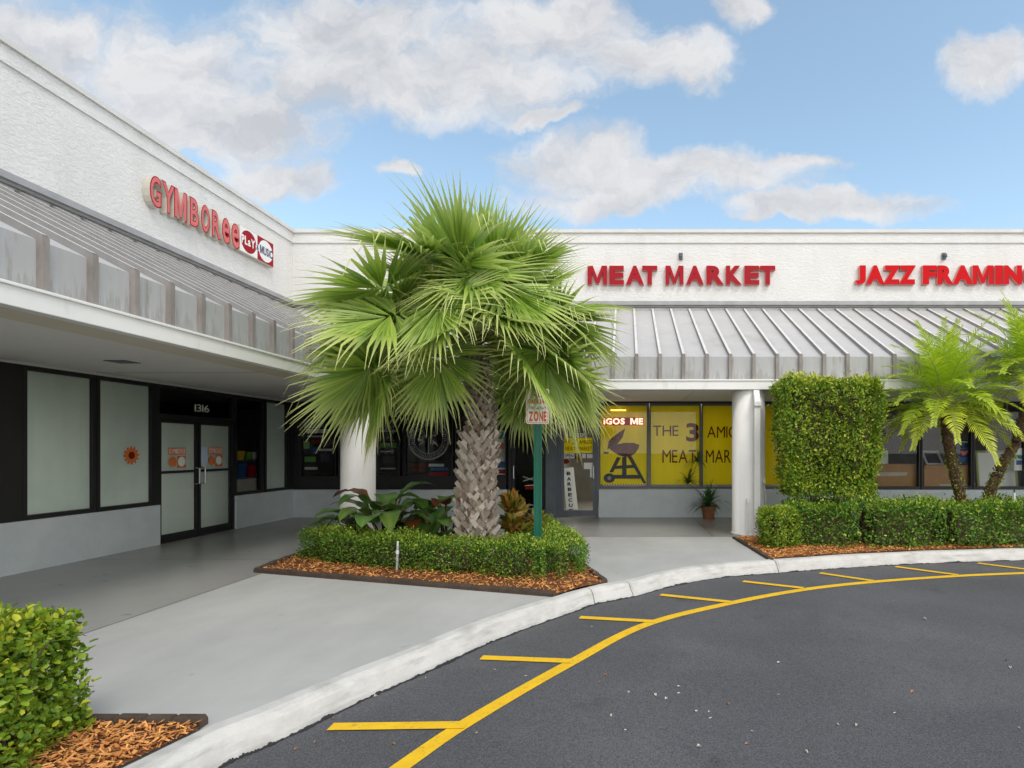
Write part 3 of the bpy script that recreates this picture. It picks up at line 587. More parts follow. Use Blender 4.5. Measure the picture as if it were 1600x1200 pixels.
# ------------------------------------------------------------------ meat market window dressing
YB = YW+.10
def tb(mb, txt, p0, p1, yt, yb, Y=YB, **k): put_text(mb, txt, BX(p0, Y), BX(p1, Y), BZ(yb, Y), BZ(yt, Y), (0, Y, 0), **{**BACK, **k})
def banner(p0, p1, label, yt=632, yb=757):
    o = thing('window_banner', (BX((p0+p1)/2), YB, BZ(yb)), label, 'banner')
    mb = MB(); mb.box(BX(p0, YB), BX(p1, YB), YB, YB+.004, BZ(yb, YB), BZ(yt, YB)); mb.build('banner_sheet', M_BANNER, o); return o
b1 = banner(937.5, 1012, 'yellow window banner painted with a kettle barbecue grill')
def poly(mb, pts, m=0, d=.003, Y=YB):
    mb.add([(BX(x, Y), Y-d, BZ(y, Y)) for x, y in pts], [tuple(range(len(pts)))], m); 
mb = MB()
poly(mb, [(949, 702), (951, 690), (956, 684), (964, 678), (977, 669), (973, 683), (964, 695), (955, 700)], 0, .003)                     # open lid
bowl = [(952+24*math.cos(math.pi*t/10)*1.0+24, 699+20*math.sin(math.pi*t/10)) for t in range(11)]
poly(mb, [(999, 695), (998, 700), (993, 708), (985, 713), (976, 714), (966, 711), (957, 705), (952, 701), (962, 695), (975, 692), (990, 692)], 0, .004)
poly(mb, [(943, 706), (951, 706), (951, 709), (943, 709)], 1, .005)
for q in ([(964, 714), (970, 715), (958, 738), (952, 738)], [(980, 713), (987, 713), (1010, 755), (1005, 755)], [(972, 714), (979, 714), (979, 742), (972, 742)]): poly(mb, q, 1, .0035)
poly(mb, [(957, 742), (1000, 742), (1000, 748), (957, 748)], 1, .006); poly(mb, [(960, 728), (992, 726), (993, 731), (960, 733)], 1, .0055)
poly(mb, [(952+9*math.cos(2*math.pi*i/20), 747+7.5*math.sin(2*math.pi*i/20)) for i in range(20)], 1, .007); poly(mb, [(952+3*math.cos(2*math.pi*i/12), 747+3*math.sin(2*math.pi*i/12)) for i in range(12)], 2, .008)
mb.build('painted_grill', [M_GRILL, M_CHAR, M_FLASH], b1)
b2 = banner(1016, 1095, 'yellow window banner hand lettered THE 3 and MEAT')
mb = MB(); tb(mb, 'THE', 1020, 1060, 665, 681); tb(mb, '3', 1072, 1092, 661, 690, off=.03, front=0); tb(mb, 'MEAT', 1035, 1088, 703, 723); mb.build('lettering', M_MAROON, b2)
b3 = banner(1097.5, 1178, 'yellow window banner hand lettered AMIGOS and MARKET beside the column')
mb = MB(); tb(mb, 'AMIGOS', 1105, 1177, 666, 684); tb(mb, 'MARKET', 1103, 1177, 703, 723); mb.build('lettering', M_MAROON, b3)
b4 = banner(1180, 1261, 'plain yellow window banner seen between column and tall hedge')
led = thing('led_sign', (BX(973), YW+.075, BZ(664)), 'lit red LED sign reading IGOS ME in the grill window', 'sign')
mb = MB(); put_text(mb, 'IGOS', BX(943), BX(976), BZ(663), BZ(653), (0, YW+.09, 0), depth=.006, off=.04, **BACK); put_text(mb, 'ME', BX(985), BX(1005), BZ(663), BZ(653), (0, YW+.09, 0), depth=.006, off=.04, **BACK); mb.build('led_letters', M_LED, led)
part('sign_backing', M_RED, led, (BX(942), BX(1006), YW+.0905, YW+.096, BZ(664), BZ(652)))
lt = thing('tube_light', (BX(966), YW+.08, BZ(641)), 'short glowing yellow tube light above the LED sign', 'light')
mb = MB(); mb.tube([(BX(954), YW+.08, BZ(640.5)), (BX(978), YW+.08, BZ(640.5))], .018, 10); mb.build('lamp_tube', M_TUBE, lt)
mb = MB(); mb.box(BX(954), BX(978), YW+.09, YW+.0985, BZ(643), BZ(638)); mb.build('lamp_housing', M_YELB, lt)
ll = bpy.data.lights.new('banner_fill_light', 'AREA'); ll.shape = 'RECTANGLE'; ll.size = 4.2; ll.size_y = 1.2; ll.energy = 130; ll.color = (1, .93, .8)  # unseen area light added inside the shop to brighten the banners
lo_ = bpy.data.objects.new('banner_fill_light', ll); COL.objects.link(lo_); lo_.parent = lt; lo_.location = Vector((1.4, YW+1.5, 2.84))-lt.location
gm = MB()
for i in range(34):
    for j in range(3):
        gm.box(BX(940+i*2.05), BX(940+(i+1)*2.05), YW+.075, YW+.078, BZ(757.2+(j+1)*2), BZ(757.2+j*2), (i+j) % 2)
tag(gm.build('gingham_cloth', [M_RED, M_WHITE]), 'red and white checked cloth strip along the bottom of the grill window', 'cloth')
# door dressing
ds = thing('door_sign', (BX(902), YW+.04, BZ(707)), 'yellow door sign lettered THE 3 AMIGOS MEAT MARKET', 'sign')
Yd = YW+.04
part('sign_panel', M_BANNER, ds, (BX(877), BX(927), Yd-.004, Yd, BZ(707.5), BZ(684)))
mb = MB(); tb(mb, 'THE', 880, 890, 687, 692, Y=Yd-.005); tb(mb, '3', 895, 902, 685.5, 694.5, Y=Yd-.005, off=.03); tb(mb, 'AMIGOS', 905, 925, 688, 693.5, Y=Yd-.005); tb(mb, 'MEAT', 883, 899, 698, 704, Y=Yd-.005); tb(mb, 'MARKET', 904, 925, 698, 704, Y=Yd-.005); mb.build('lettering', M_MAROON, ds)
mb = MB(); tb(mb, '1320', 890, 912, 676, 682.5, Y=Yd, off=.03); mb.build('house_number', M_WHITE, da)
mb = MB(); Y_ = Yd; mb.box(BX(878.5), BX(897), Y_-.002, Y_, BZ(716), BZ(708.5), 0); tb(mb, 'OPEN', 880, 896, 709.5, 715, Y=Y_-.003, front=1, off=.02); mb.build('sticker', [M_WHITE, M_INK], da)
mb = MB(); mb.box(BX(909), BX(915), Yd-.002, Yd, BZ(716), BZ(709)); mb.box(BX(917), BX(927), Yd-.002, Yd, BZ(716), BZ(709.5)); mb.build('sticker', M_ETCH, da)
mb = MB(); poly(mb, [(903+5*math.cos(2*math.pi*i/16), 714+5*math.sin(2*math.pi*i/16)) for i in range(16)], 0, .003, Yd); poly(mb, [(884+5.5*math.cos(2*math.pi*i/16), 721+4*math.sin(2*math.pi*i/16)) for i in range(16)], 0, .003, Yd); mb.build('sticker', M_MAROON, da)
mb = MB(); mb.box(BX(912), BX(927), Yd-.002, Yd, BZ(733), BZ(723)); mb.box(BX(922), BX(929), Yd-.0025, Yd-.0022, BZ(746), BZ(729)); mb.build('notice_paper', M_WHITE, da)
bq = thing('wooden_sign', (BX(888), YW+.2, 0), 'tall white plank sign lettered BARBECUE leaning inside the glass door', 'sign')
Yq = YW+.22; xa, xb = BX(881, Yq), BX(899, Yq)
mb = MB(); mb.hull8([(xa+.06, Yq, .16), (xb+.06, Yq, .16), (xb+.06, Yq+.03, .16), (xa+.06, Yq+.03, .16)], [(xa-.02, Yq, BZ(732, Yq)), (xb-.05, Yq, BZ(730, Yq)), (xb-.05, Yq+.03, BZ(730, Yq)), (xa-.02, Yq+.03, BZ(732, Yq))]); mb.build('plank', M_WHITE, bq)
mb = MB()
for i, ch in enumerate('BARBECUE'):
    yy = 737+i*8.3; xc = 888.5+i*.55; put_text(mb, ch, BX(xc-3.0, Yq), BX(xc+3.0, Yq), BZ(yy+5.5, Yq), BZ(yy, Yq), (0, Yq-.004, 0), off=.04, **BACK)
mb.build('lettering', M_INK, bq)
# boat shop window: round emblem, words, posters
mb = MB(); ex, ez = BX(669.5, YW+.04), BZ(686.5, YW+.04)
def ring(r0, r1, yo=.045, n=64):
    vs = [(ex+r*math.cos(2*math.pi*i/n), YW+yo, ez+r*math.sin(2*math.pi*i/n)) for i in range(n) for r in (r0, r1)]
    mb.add(vs, [(2*i, 2*i+1, (2*i+3) % (2*n), (2*i+2) % (2*n)) for i in range(n)])
for a, b in ((.475, .485), (.452, .458), (.335, .342)): ring(a, b)
mb.box(ex-.004, ex+.004, YW+.044, YW+.046, ez-.335, ez+.05)
random.seed(3)
for i in range(26):
    a = 2*math.pi*i/26; r_ = .395; c_ = Vector((ex+r_*math.cos(a), YW+.045, ez+r_*math.sin(a))); t_ = Vector((-math.sin(a), 0, math.cos(a)))*.024; u_ = Vector((math.cos(a), 0, math.sin(a)))*.028
    mb.tube([c_-t_-u_, c_-t_+u_, c_+t_+u_*random.choice((1, .1)), c_+t_-u_], .0045, 4)
for i in range(7):
    cx_ = ex+random.choice((-1, 1))*random.uniform(.06, .2); cz_ = ez+random.uniform(-.2, .2); pts = [Vector((cx_+random.uniform(-.09, .09), YW+.045, cz_+random.uniform(-.08, .08))) for _ in range(6)]; mb.tube(pts, .0045, 4)
mb.build('window_emblem', M_ETCH, wb[2])
mb = MB(); Yt = YW+.045
tb(mb, 'BOAT', 650, 697, 746.5, 757, Y=Yt, off=.04); mb.build('lettering', M_GOLD, wb[2])
mb = MB(); tb(mb, 'S', 781.5, 790, 746.5, 757, Y=Yt, off=.04); mb.build('lettering', M_GOLD, wb[3])
def poster(p0, p1, yt, yb, label, bg, strips, name='poster', Y=YW+.12):
    o = thing(name, (BX((p0+p1)/2, Y), Y, BZ(yb, Y)), label, 'poster'); mats = [bg]; mb = MB(); mb.box(BX(p0, Y), BX(p1, Y), Y, Y+.006, BZ(yb, Y), BZ(yt, Y), 0)
    mb.build('poster_sheet', bg, o); mb = MB(); mats = []
    for (a, b, c, d, mm) in strips:
        if mm not in mats: mats.append(mm)
        mb.box(BX(p0+(p1-p0)*a, Y), BX(p0+(p1-p0)*b, Y), Y-.004-.001*len(mb.f)/60, Y-.001, BZ(yt+(yb-yt)*d, Y), BZ(yt+(yb-yt)*c, Y), mats.index(mm))
    mb.build('printed_panels', mats, o); return o
random.seed(11)
poster(471, 521, 640, 742, 'dim poster with teal heading in the corner shop window', M_INK, [(.03, .7, .15, .28, M_TEAL), (.15, .85, .30, .36, M_ETCH), (.2, .7, .4, .42, M_ETCH), (.05, .25, .48, .6, M_GREENB), (.3, .6, .46, .52, M_MAROON), (.35, .5, .58, .68, M_BLUE), (.1, .45, .72, .8, M_GREENB), (.55, .95, .6, .63, M_ETCH), (.6, .9, .68, .8, M_CHAR), (.1, .5, .88, .92, M_ETCH)])
poster(591, 621, 668, 738, 'dark magazine style poster beside the white corner column', M_INK, [(.1, .9, .05, .1, M_ETCH), (.05, .6, .2, .3, M_CHAR), (.1, .95, .34, .45, M_GREENB), (.1, .8, .52, .55, M_ETCH), (.2, .9, .64, .8, M_CHAR), (.1, .9, .9, .93, M_ETCH)])
poster(636, 704, 722, 744, 'dark sheet with coloured panels below the round window emblem', M_INK, [(.05, .5, .1, .3, M_MAROON), (.5, .85, .12, .32, M_ETCH), (.55, .95, .38, .6, M_BLUE), (.1, .4, .5, .7, M_MAROON), (.5, .95, .72, .95, M_RED)])
poster(768, 789, 672, 742, 'pale poster stack with blue and red blocks behind the palm trunk', M_ETCH, [(.1, .9, .05, .2, M_TEAL), (.2, .9, .28, .42, M_SALMON), (.3, .9, .48, .6, M_CREAM), (.0, 1, .7, .84, M_BLUE), (.0, 1, .88, .97, M_RED)])
mb = MB()
for a, b in (((817, 745), (838, 752)), ((817, 752), (838, 745)), ((820, 759), (836, 758)), ((816, 790), (838, 789)), ((820, 796), (838, 795))):
    mb.tube([(BX(a[0]), YW+.04, BZ(a[1])), (BX(b[0]), YW+.04, BZ(b[1]))], .008, 5)
mb.build('sticker', M_ETCH, db)
mb = MB(); mb.box(BX(820), BX(834), YW+.038, YW+.042, BZ(765), BZ(757)); mb.build('sticker', M_MAROON, db)

# framing shop display
def card(p0, p1, yt, yb, label):
    Y = YW+.17; o = thing('cardboard_box', (BX((p0+p1)/2, Y), Y, .66), label, 'box'); x0, x1 = BX(p0, Y), BX(p1, Y); zt = BZ(yt, Y)
    mb = MB(); mb.box(x0, x1, Y, Y+.5, .68, zt); mb.build('carton', M_CARD, o, bevel=.01)
    mb = MB(); mb.hull8([(x0+.02, Y-.012, zt-.05), (x1-.02, Y-.012, zt-.05), (x1-.02, Y-.006, zt-.05), (x0+.02, Y-.006, zt-.05)], [(x0, Y-.004, zt), (x1, Y-.004, zt), (x1, Y-.001, zt), (x0, Y-.001, zt)]); mb.build('flap', M_CARD, o)
    mb = MB(); a = .1+.35*(p0 > 1400); mb.hull8([(x0+a, Y-.006, zt-.30*(1+.9*(p0 > 1400))), (x0+a+.75, Y-.006, zt-.28*(1+.9*(p0 > 1400))), (x0+a+.75, Y-.002, zt-.28*(1+.9*(p0 > 1400))), (x0+a, Y-.002, zt-.30*(1+.9*(p0 > 1400)))], [(x0+a-.1, Y-.006, zt-.2*(1+1.3*(p0 > 1400))), (x0+a+.78, Y-.006, zt-.2*(1+1.2*(p0 > 1400))), (x0+a+.78, Y-.002, zt-.2*(1+1.2*(p0 > 1400))), (x0+a-.1, Y-.002, zt-.2*(1+1.3*(p0 > 1400)))]); mb.build('packing_tape', M_CREAM, o)
    return o
part('display_shelf', M_GFRAME, B, (BX(1266), BX(1940), YW+.145, YW+.95, .60, .676))
card(1361, 1437, 725, 766, 'open cardboard box with torn tape in the window by the hedge')
card(1444, 1520, 727, 766, 'cardboard box in the window behind the slim palm trunk')
def frame(p0, p1, yt, yb, label, fm, face, Y=YW+.3, lean=.12):
    o = thing('picture_frame', (BX((p0+p1)/2, Y), Y, BZ(yb, Y)), label, 'picture frame'); x0, x1, z0, z1 = BX(p0, Y), BX(p1, Y), BZ(yb, Y), BZ(yt, Y); e = .055
    def q(a, b, c, d, y0, y1):
        s = lambda z: lean*(z-z0)
        return [(a, Y+y0+s(c), c), (b, Y+y0+s(c), c), (b, Y+y1+s(c), c), (a, Y+y1+s(c), c)], [(a, Y+y0+s(d), d), (b, Y+y0+s(d), d), (b, Y+y1+s(d), d), (a, Y+y1+s(d), d)]
    mb = MB()
    for r_ in ((x0, x0+e, z0, z1), (x1-e, x1, z0, z1), (x0+e, x1-e, z0, z0+e), (x0+e, x1-e, z1-e, z1)): mb.hull8(*q(*r_, 0, .03))
    mb.build('frame', fm, o); mb = MB(); mb.hull8(*q(x0+e, x1-e, z0+e, z1-e, .012, .024)); mb.build('picture', face, o); return o
M_OLIVE = mk('olive_wood', (.30, .34, .12), rough=.6)
frame(1528, 1592, 704, 764, 'large white picture in an olive wooden frame in the right window', M_OLIVE, M_WHITE, YW+.3)
frame(1366, 1388, 704, 726, 'small pale picture propped on the open cardboard box', M_WHITE, M_FILM, YW+.45, .05)
frame(1345, 1382, 690, 722, 'dark framed picture behind the open cardboard box', M_INK, M_CHAR, YW+1.2, .05)
frame(1448, 1476, 704, 727, 'flat stack of silver frames on the second cardboard box', M_ETCH, M_CHAR, YW+.6, .8)
po = poster(1494, 1518, 688, 723, 'navy poster with pink heart shape and teal swirl behind the slim palm', M_DNAVY, [(.1, .8, .05, .09, M_WHITE), (.15, .9, .12, .15, M_TEAL), (.1, .9, .75, .95, M_BLUE)], Y=YW+.16)
mb = MB(); Yp = YW+.152
poly(mb, [(1500, 706), (1504, 704), (1507, 706), (1511, 703), (1513, 706), (1508, 711), (1504, 712)], 0, .003, Yp); mb.tube([(BX(1500, Yp), Yp, BZ(695, Yp)), (BX(1506, Yp), Yp, BZ(693, Yp)), (BX(1500, Yp), Yp, BZ(701, Yp)), (BX(1514, Yp), Yp, BZ(700, Yp)), (BX(1516, Yp), Yp, BZ(708, Yp))], .012, 5, 1); mb.build('emblem', [M_PINK, M_TEAL], po)
nc = poster(1585, 1599, 700, 735, 'white notice with teal header in the far right window', M_WHITE, [(0, 1, .32, .48, M_TEAL), (.2, .8, .55, .75, M_BLUE)], name='notice', Y=YW+.07)
fan = thing('ceiling_fan', (BX(1572, YW+.8), YW+.8, BZ(640, YW+.8)), 'white round headed fan hanging in the window of the framing shop', 'fan')
Yf_ = YW+.8; fx, fz = BX(1573, Yf_), BZ(654, Yf_)
mb = MB(); mb.lathe(fx, Yf_, [(.02, fz-.12), (.12, fz-.09), (.14, fz), (.1, fz+.06), (.02, fz+.09)], 20); mb.build('motor_housing', M_WHITE, fan, smooth=True)
mb = MB(); mb.tube([(fx, Yf_, fz+.08), (fx, Yf_, 2.9)], .02, 8); mb.build('hanging_rod', M_WHITE, fan)
for a in (2.9, .7, -1.4):
    mb = MB(); d = Vector((math.cos(a), math.sin(a), 0)); n = Vector((-d.y, d.x, .25))*.07; c0 = Vector((fx, Yf_, fz))+d*.14; c1 = c0+d*.5+Vector((0, 0, -.06))
    mb.hull8([c0-n*.6, c0+n*.6, c0+n*.6+Vector((0, 0, .01)), c0-n*.6+Vector((0, 0, .01))], [c1-n, c1+n, c1+n+Vector((0, 0, .01)), c1-n+Vector((0, 0, .01))]); mb.build('blade', M_WHITE, fan)
# gym interior: toy bins behind the dark pane
tsx = thing('toy_shelf', (XW-.45, 12.2, 0), 'shelf of coloured toy bins behind the dark window next to the door', 'shelf')
part('low_partition', M_CREAM, tsx, (XW-.50, XW-.15, 11.85, 12.95, .02, .98))
part('shelf_board', M_GFRAME, tsx, [(XW-.50, XW-.15, 11.9, 12.9, .985, 1.01), (XW-.50, XW-.15, 11.9, 12.9, 1.36, 1.385)])
for (a, b, z0, z1, mm) in ((11.98, 12.22, 1.39, 1.58, M_YELB), (12.26, 12.46, 1.39, 1.56, M_GREENB), (12.5, 12.7, 1.39, 1.55, M_ETCH), (12.0, 12.28, 1.015, 1.32, M_BLUE), (12.34, 12.62, 1.015, 1.27, M_RED)):
    mb = MB(); mb.hull8([(XW-.45, a+.02, z0), (XW-.17, a+.02, z0), (XW-.17, b-.02, z0), (XW-.45, b-.02, z0)], [(XW-.48, a, z1), (XW-.15, a, z1), (XW-.15, b, z1), (XW-.48, b, z1)]); mb.build('bin', mm, tsx)

# ------------------------------------------------------------------ planting beds
def chips(name, polys, n, z, smin=.02, smax=.06):
    # mulch chips scattered over polygons (rejection sampled)
    P = []; 
    def inside(pt, poly):
        c = False; x, y = pt
        for i in range(len(poly)):
            x1, y1 = poly[i]; x2, y2 = poly[i-1]
            if (y1 > y) != (y2 > y) and x < (x2-x1)*(y-y1)/(y2-y1)+x1: c = not c
        return c
    xs_ = [p[0] for p in polys]; ys_ = [p[1] for p in polys]
    while len(P) < n:
        q = (random.uniform(min(xs_), max(xs_)), random.uniform(min(ys_), max(ys_)))
        if inside(q, polys): P.append(q)
    P = np.array(P); m_ = len(P)
    a = rng.uniform(0, 2*np.pi, m_); ln = rng.uniform(smin, smax, m_); wd = ln*rng.uniform(.15, .35, m_)
    tl = rng.uniform(-.5, .5, m_); d = np.stack([np.cos(a)*np.cos(tl), np.sin(a)*np.cos(tl), np.sin(tl)], 1); s_ = np.stack([-np.sin(a), np.cos(a), rng.uniform(-.7, .7, m_)], 1)
    c = np.concatenate([P, (z+rng.uniform(.0, .035, m_))[:, None]], 1)
    V = np.stack([c-d*ln[:, None]/2-s_*wd[:, None]/2, c+d*ln[:, None]/2-s_*wd[:, None]*.3, c+d*ln[:, None]/2+s_*wd[:, None]*.3, c-d*ln[:, None]/2+s_*wd[:, None]/2], 1).reshape(-1, 3)
    return quads(name, V, M_CHIP)
def quads(name, V, mat, parent=None, tint=None, nv=4, faces=((0, 1, 2, 3),)):
    me = bpy.data.meshes.new(name); m_ = len(V)//nv
    off = np.array(wloc(parent)) if parent else np.zeros(3)
    fa = np.concatenate([np.arange(m_)[:, None, None]*nv+np.array(faces)[None]], 0).reshape(-1, 4)
    me.vertices.add(len(V)); me.vertices.foreach_set('co', (V-off).ravel()); me.loops.add(fa.size); me.loops.foreach_set('vertex_index', fa.ravel().astype(np.int32))
    me.polygons.add(len(fa)); me.polygons.foreach_set('loop_start', np.arange(0, fa.size, 4, dtype=np.int32)); me.materials.append(mat)
    if tint is not None:
        a = me.attributes.new('tint', 'FLOAT', 'POINT'); a.data.foreach_set('value', np.repeat(tint, nv).astype(np.float32))
    me.update(calc_edges=True); me.validate()
    o = bpy.data.objects.new(name, me); COL.objects.link(o)
    if parent: o.parent = parent
    return o
def edging(pts, label, h=.06):
    mb = MB(); P = [Vector((*p, 0)) for p in pts]
    for a, b in zip(P[:-1], P[1:]):
        L_ = (b-a).length; n = max(1, round(L_/.17)); d = (b-a)/n; nn = Vector((-d.y, d.x, 0)).normalized()*.035
        for i in range(n):
            p = a+d*i; q = a+d*(i+.985); hh = h+random.uniform(-.006, .006); c = [p-nn, q-nn, q+nn, p+nn]
            mid = [(p+d*.06-nn*.8), (q-d*.06-nn*.8), (q-d*.06+nn*.8), (p+d*.06+nn*.8)]
            base = [(v.x, v.y, -.01) for v in c]; m1 = [(v.x, v.y, hh-.022) for v in c]; m2 = [(v.x, v.y, hh) for v in mid]
            mb.add(base+m1+m2, [(i_, (i_+1) % 4, 4+(i_+1) % 4, 4+i_) for i_ in range(4)]+[(4+i_, 4+(i_+1) % 4, 8+(i_+1) % 4, 8+i_) for i_ in range(4)]+[(8, 9, 10, 11)])
    return tag(mb.build('garden_edging', M_EDGE), label, 'edging')
kp = lambda px: min(KC, key=lambda p: abs(ray_x(p)-px) if p.y > 2 else 1e9)
pA = G(400, 894); pB = G(868, 932); pC = G(945, 911); pD = (-1.5, 10.58); pE = (-5.05, 10.58)
kseg = [(p.x, p.y) for p in KC if 868 < ray_x(p) < 945 and p.y > 5]
bed1 = [pA, pB]+kseg+[pC, pD, pE]
flat('planting_bed', bed1, .022, M_MULCH)
tag(chips('mulch', bed1, 13000, .02), kind='stuff')
edging([pE, pA, pB], 'dark brown edging along the front of the fan palm bed'); edging([pC, pD], 'dark brown edging on the right side of the fan palm bed', .05)
bed2 = [G(1147, 841), G(1205, 876)]+[(p.x, p.y) for p in KC if ray_x(p) > 1206 and 2.1 < p.x < 12]+[(12, 10.5), (2.45, 10.5)]
flat('planting_bed', bed2, .022, M_MULCH); tag(chips('mulch', bed2, 17000, .02), kind='stuff')
edging([G(1147, 841), G(1204, 875.5)], 'dark edging strip at the foot of the right white column', .04)
kk = [(p.x, p.y) for p in KC if -6 < p.y < 3.31 and p.x < -2.3]
bed3 = [(-6.0, 3.33)]+[(-6.0, -3)]+[q for q in kk if q[1] > -3]
flat('planting_bed', bed3, .022, M_MULCH)
bed3v = [(-3.6, 3.33), (-3.6, 2.3)]+[q for q in kk if q[1] > 2.2]
tag(chips('mulch', bed3v, 4200, .02, .02, .055), kind='stuff')
edging([(-6.0, 3.36), (-2.43, 3.33)], 'scalloped dark edging beside the nearest shrub', .06)

# ------------------------------------------------------------------ leaves
LEAF_F = ((0, 1, 2, 3), (0, 3, 4, 5))
def leaf_cloud(name, P, Nn, size, mat, parent, tint=None, aspect=.5, up=.35, spread=.8, fold=.18):
    m_ = len(P); d = Nn*.55+rng.normal(0, spread, (m_, 3))*.75+np.array([0, 0, up]); d /= np.linalg.norm(d, axis=1)[:, None]
    nn = Nn*.8+rng.normal(0, .55, (m_, 3))+np.array([0, 0, .5]); s_ = np.cross(d, nn); s_ /= np.linalg.norm(s_, axis=1)[:, None]+1e-9; nn = np.cross(s_, d)
    L_ = (size*rng.uniform(.6, 1.35, m_))[:, None]; w_ = L_*aspect*.5*rng.uniform(.8, 1.2, (m_, 1)); cu = rng.uniform(-.15, .25, (m_, 1))
    V = np.stack([P, P+d*L_*.3+s_*w_+nn*w_*fold*2, P+d*L_*.72+s_*w_*.8+nn*(w_*fold*2-L_*cu*.3), P+d*L_-nn*L_*cu, P+d*L_*.72-s_*w_*.8+nn*(w_*fold*2-L_*cu*.3), P+d*L_*.3-s_*w_+nn*w_*fold*2], 1).reshape(-1, 3)
    return quads(name, V, mat, parent, tint, 6, LEAF_F)
def lump(P, s=3.0, ph=0):
    return np.sin(P[:, 0]*s*1.9+ph)*np.sin(P[:, 1]*s*1.6+1+ph)+.6*np.sin(P[:, 0]*s*4.1+P[:, 2]*s*3.3+ph)*np.sin(P[:, 1]*s*3.7-P[:, 2]*s*2.9)+.5*np.sin(P[:, 2]*s*2.6+P[:, 0]*2)
def hedge(name, label, path, width, z0, z1, n, size, mat, amp=.05, depth=.10, rc=.12, topfresh=.5, taper=0, aspect=.55, z_under=None, ph=0, gaps=0):
    path = [Vector((*p, 0)) for p in path]; segs = [(a, b, (b-a).length) for a, b in zip(path[:-1], path[1:])]; tot = sum(s[2] for s in segs)
    o = thing(name, (path[0].x, path[0].y, 0), label, 'hedge')
    hgt = z1-z0; aS = 2*tot*hgt; aT = tot*width; aE = 2*width*hgt; A = aS+aT+aE
    m_ = n; kind = rng.choice(3, m_, p=[aS/A, aT/A, aE/A]); t = rng.uniform(0, tot, m_); sd = rng.choice([-1., 1.], m_)
    off = np.where(kind == 0, sd*width/2, rng.uniform(-width/2, width/2, m_)); zz = np.where(kind == 1, z1, rng.uniform(z0, z1, m_))
    t = np.where(kind == 2, np.where(sd > 0, tot, 0.), t)
    P = np.zeros((m_, 3)); Nn = np.zeros((m_, 3)); acc = 0
    for i, (a, b, l) in enumerate(segs):
        s = (t >= acc) & (t <= acc+l) if i == len(segs)-1 else (t >= acc) & (t < acc+l)
        d = np.array((b-a)/l); nr = np.array([-d[1], d[0], 0])
        P[s] = np.array(a)+d*(t[s]-acc)[:, None]+nr*off[s][:, None]
        Nn[s] = np.where((kind[s] == 0)[:, None], nr*sd[s][:, None], np.where((kind[s] == 2)[:, None], d*sd[s][:, None], np.array([0, 0, 1.])))
        acc += l
    P[:, 2] = zz
    # round the long edges: pull points near the top in
    if rc: 
        e = np.clip((P[:, 2]-(z1-rc))/rc, 0, 1); sidem = kind != 1
        P[sidem] -= Nn[sidem]*(rc*.55*(e[sidem]**2))[:, None]
        et = np.clip((np.abs(off)-(width/2-rc))/rc, 0, 1); tm = kind == 1; P[tm, 2] -= rc*.5*et[tm]**2
        ends = np.clip((rc-np.minimum(t, tot-t))/rc, 0, 1); P[tm, 2] -= rc*.4*ends[tm]**2
    if taper:
        f_ = 1-taper*np.clip((z1-P[:, 2])/hgt-.35, 0, 1); c_ = np.array(path[0].lerp(path[-1], .5)); P[:, :2] = c_[:2]+(P[:, :2]-c_[:2])*f_[:, None]
    lp = lump(P, 3.0, ph)
    P += Nn*(amp*lp)[:, None]
    inn = np.abs(rng.normal(0, depth, m_))*np.where(rng.random(m_) < .12, -.35, 1); P -= Nn*inn[:, None]; P[:, 2] = np.maximum(P[:, 2], .03)
    if gaps:
        keep = (lump(P*1.7, 3.1, ph+2) > -gaps) | (rng.random(m_) < .35); P = P[keep]; Nn = Nn[keep]; kind = kind[keep]; inn = inn[keep]
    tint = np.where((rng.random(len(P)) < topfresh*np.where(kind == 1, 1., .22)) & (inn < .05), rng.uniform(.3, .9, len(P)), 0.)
    leaf_cloud('foliage', P, Nn, size, mat, o, tint, aspect)
    tw = MB()
    for i in range(int(tot*14)+6):
        u = random.uniform(0, tot); acc = 0
        for a, b, l in segs:
            if u <= acc+l: break
            acc += l
        u = min(u, acc+l); p = a+(b-a)*((u-acc)/l); d = (b-a)/l; nr = Vector((-d.y, d.x, 0)); q = p+nr*random.uniform(-.12, .12)*width; zb = 0
        if taper: q = path[0].lerp(path[-1], .5)+(q-path[0].lerp(path[-1], .5))*.5
        pts = [q.copy()]; cur = q.copy(); dirv = Vector((random.uniform(-.5, .5), random.uniform(-.5, .5), 1.6)).normalized()
        for k_ in range(4):
            cur = cur+dirv*(z1*.24); dirv = (dirv+Vector((random.uniform(-.45, .45), random.uniform(-.45, .45), .2))).normalized(); pts.append(cur.copy())
        tw.tube(pts, [.012, .010, .008, .006, .003], 5)
    tw.build('stems', M_TWIG, o)
    cw = width/2-depth*1.6
    for a, b, l in segs:
        d = (b-a)/l; nr = Vector((-d.y, d.x, 0)); a2 = a+d*min(.2, l*.3); b2 = b-d*min(.2, l*.3); zt_ = z1-depth*1.7; zb_ = (z0+.05 if z_under is None else z_under)
        k_ = 1-taper*.6
        core = MB()
        if cw > .02 and l > .5: core.hull8([a2-nr*cw*k_+Vector((0, 0, zb_)), b2-nr*cw*k_+Vector((0, 0, zb_)), b2+nr*cw*k_+Vector((0, 0, zb_)), a2+nr*cw*k_+Vector((0, 0, zb_))], [a2-nr*cw+Vector((0, 0, zt_)), b2-nr*cw+Vector((0, 0, zt_)), b2+nr*cw+Vector((0, 0, zt_)), a2+nr*cw+Vector((0, 0, zt_))])
        if core.v: core.build('inner_branches', M_TWIG, o)
    return o
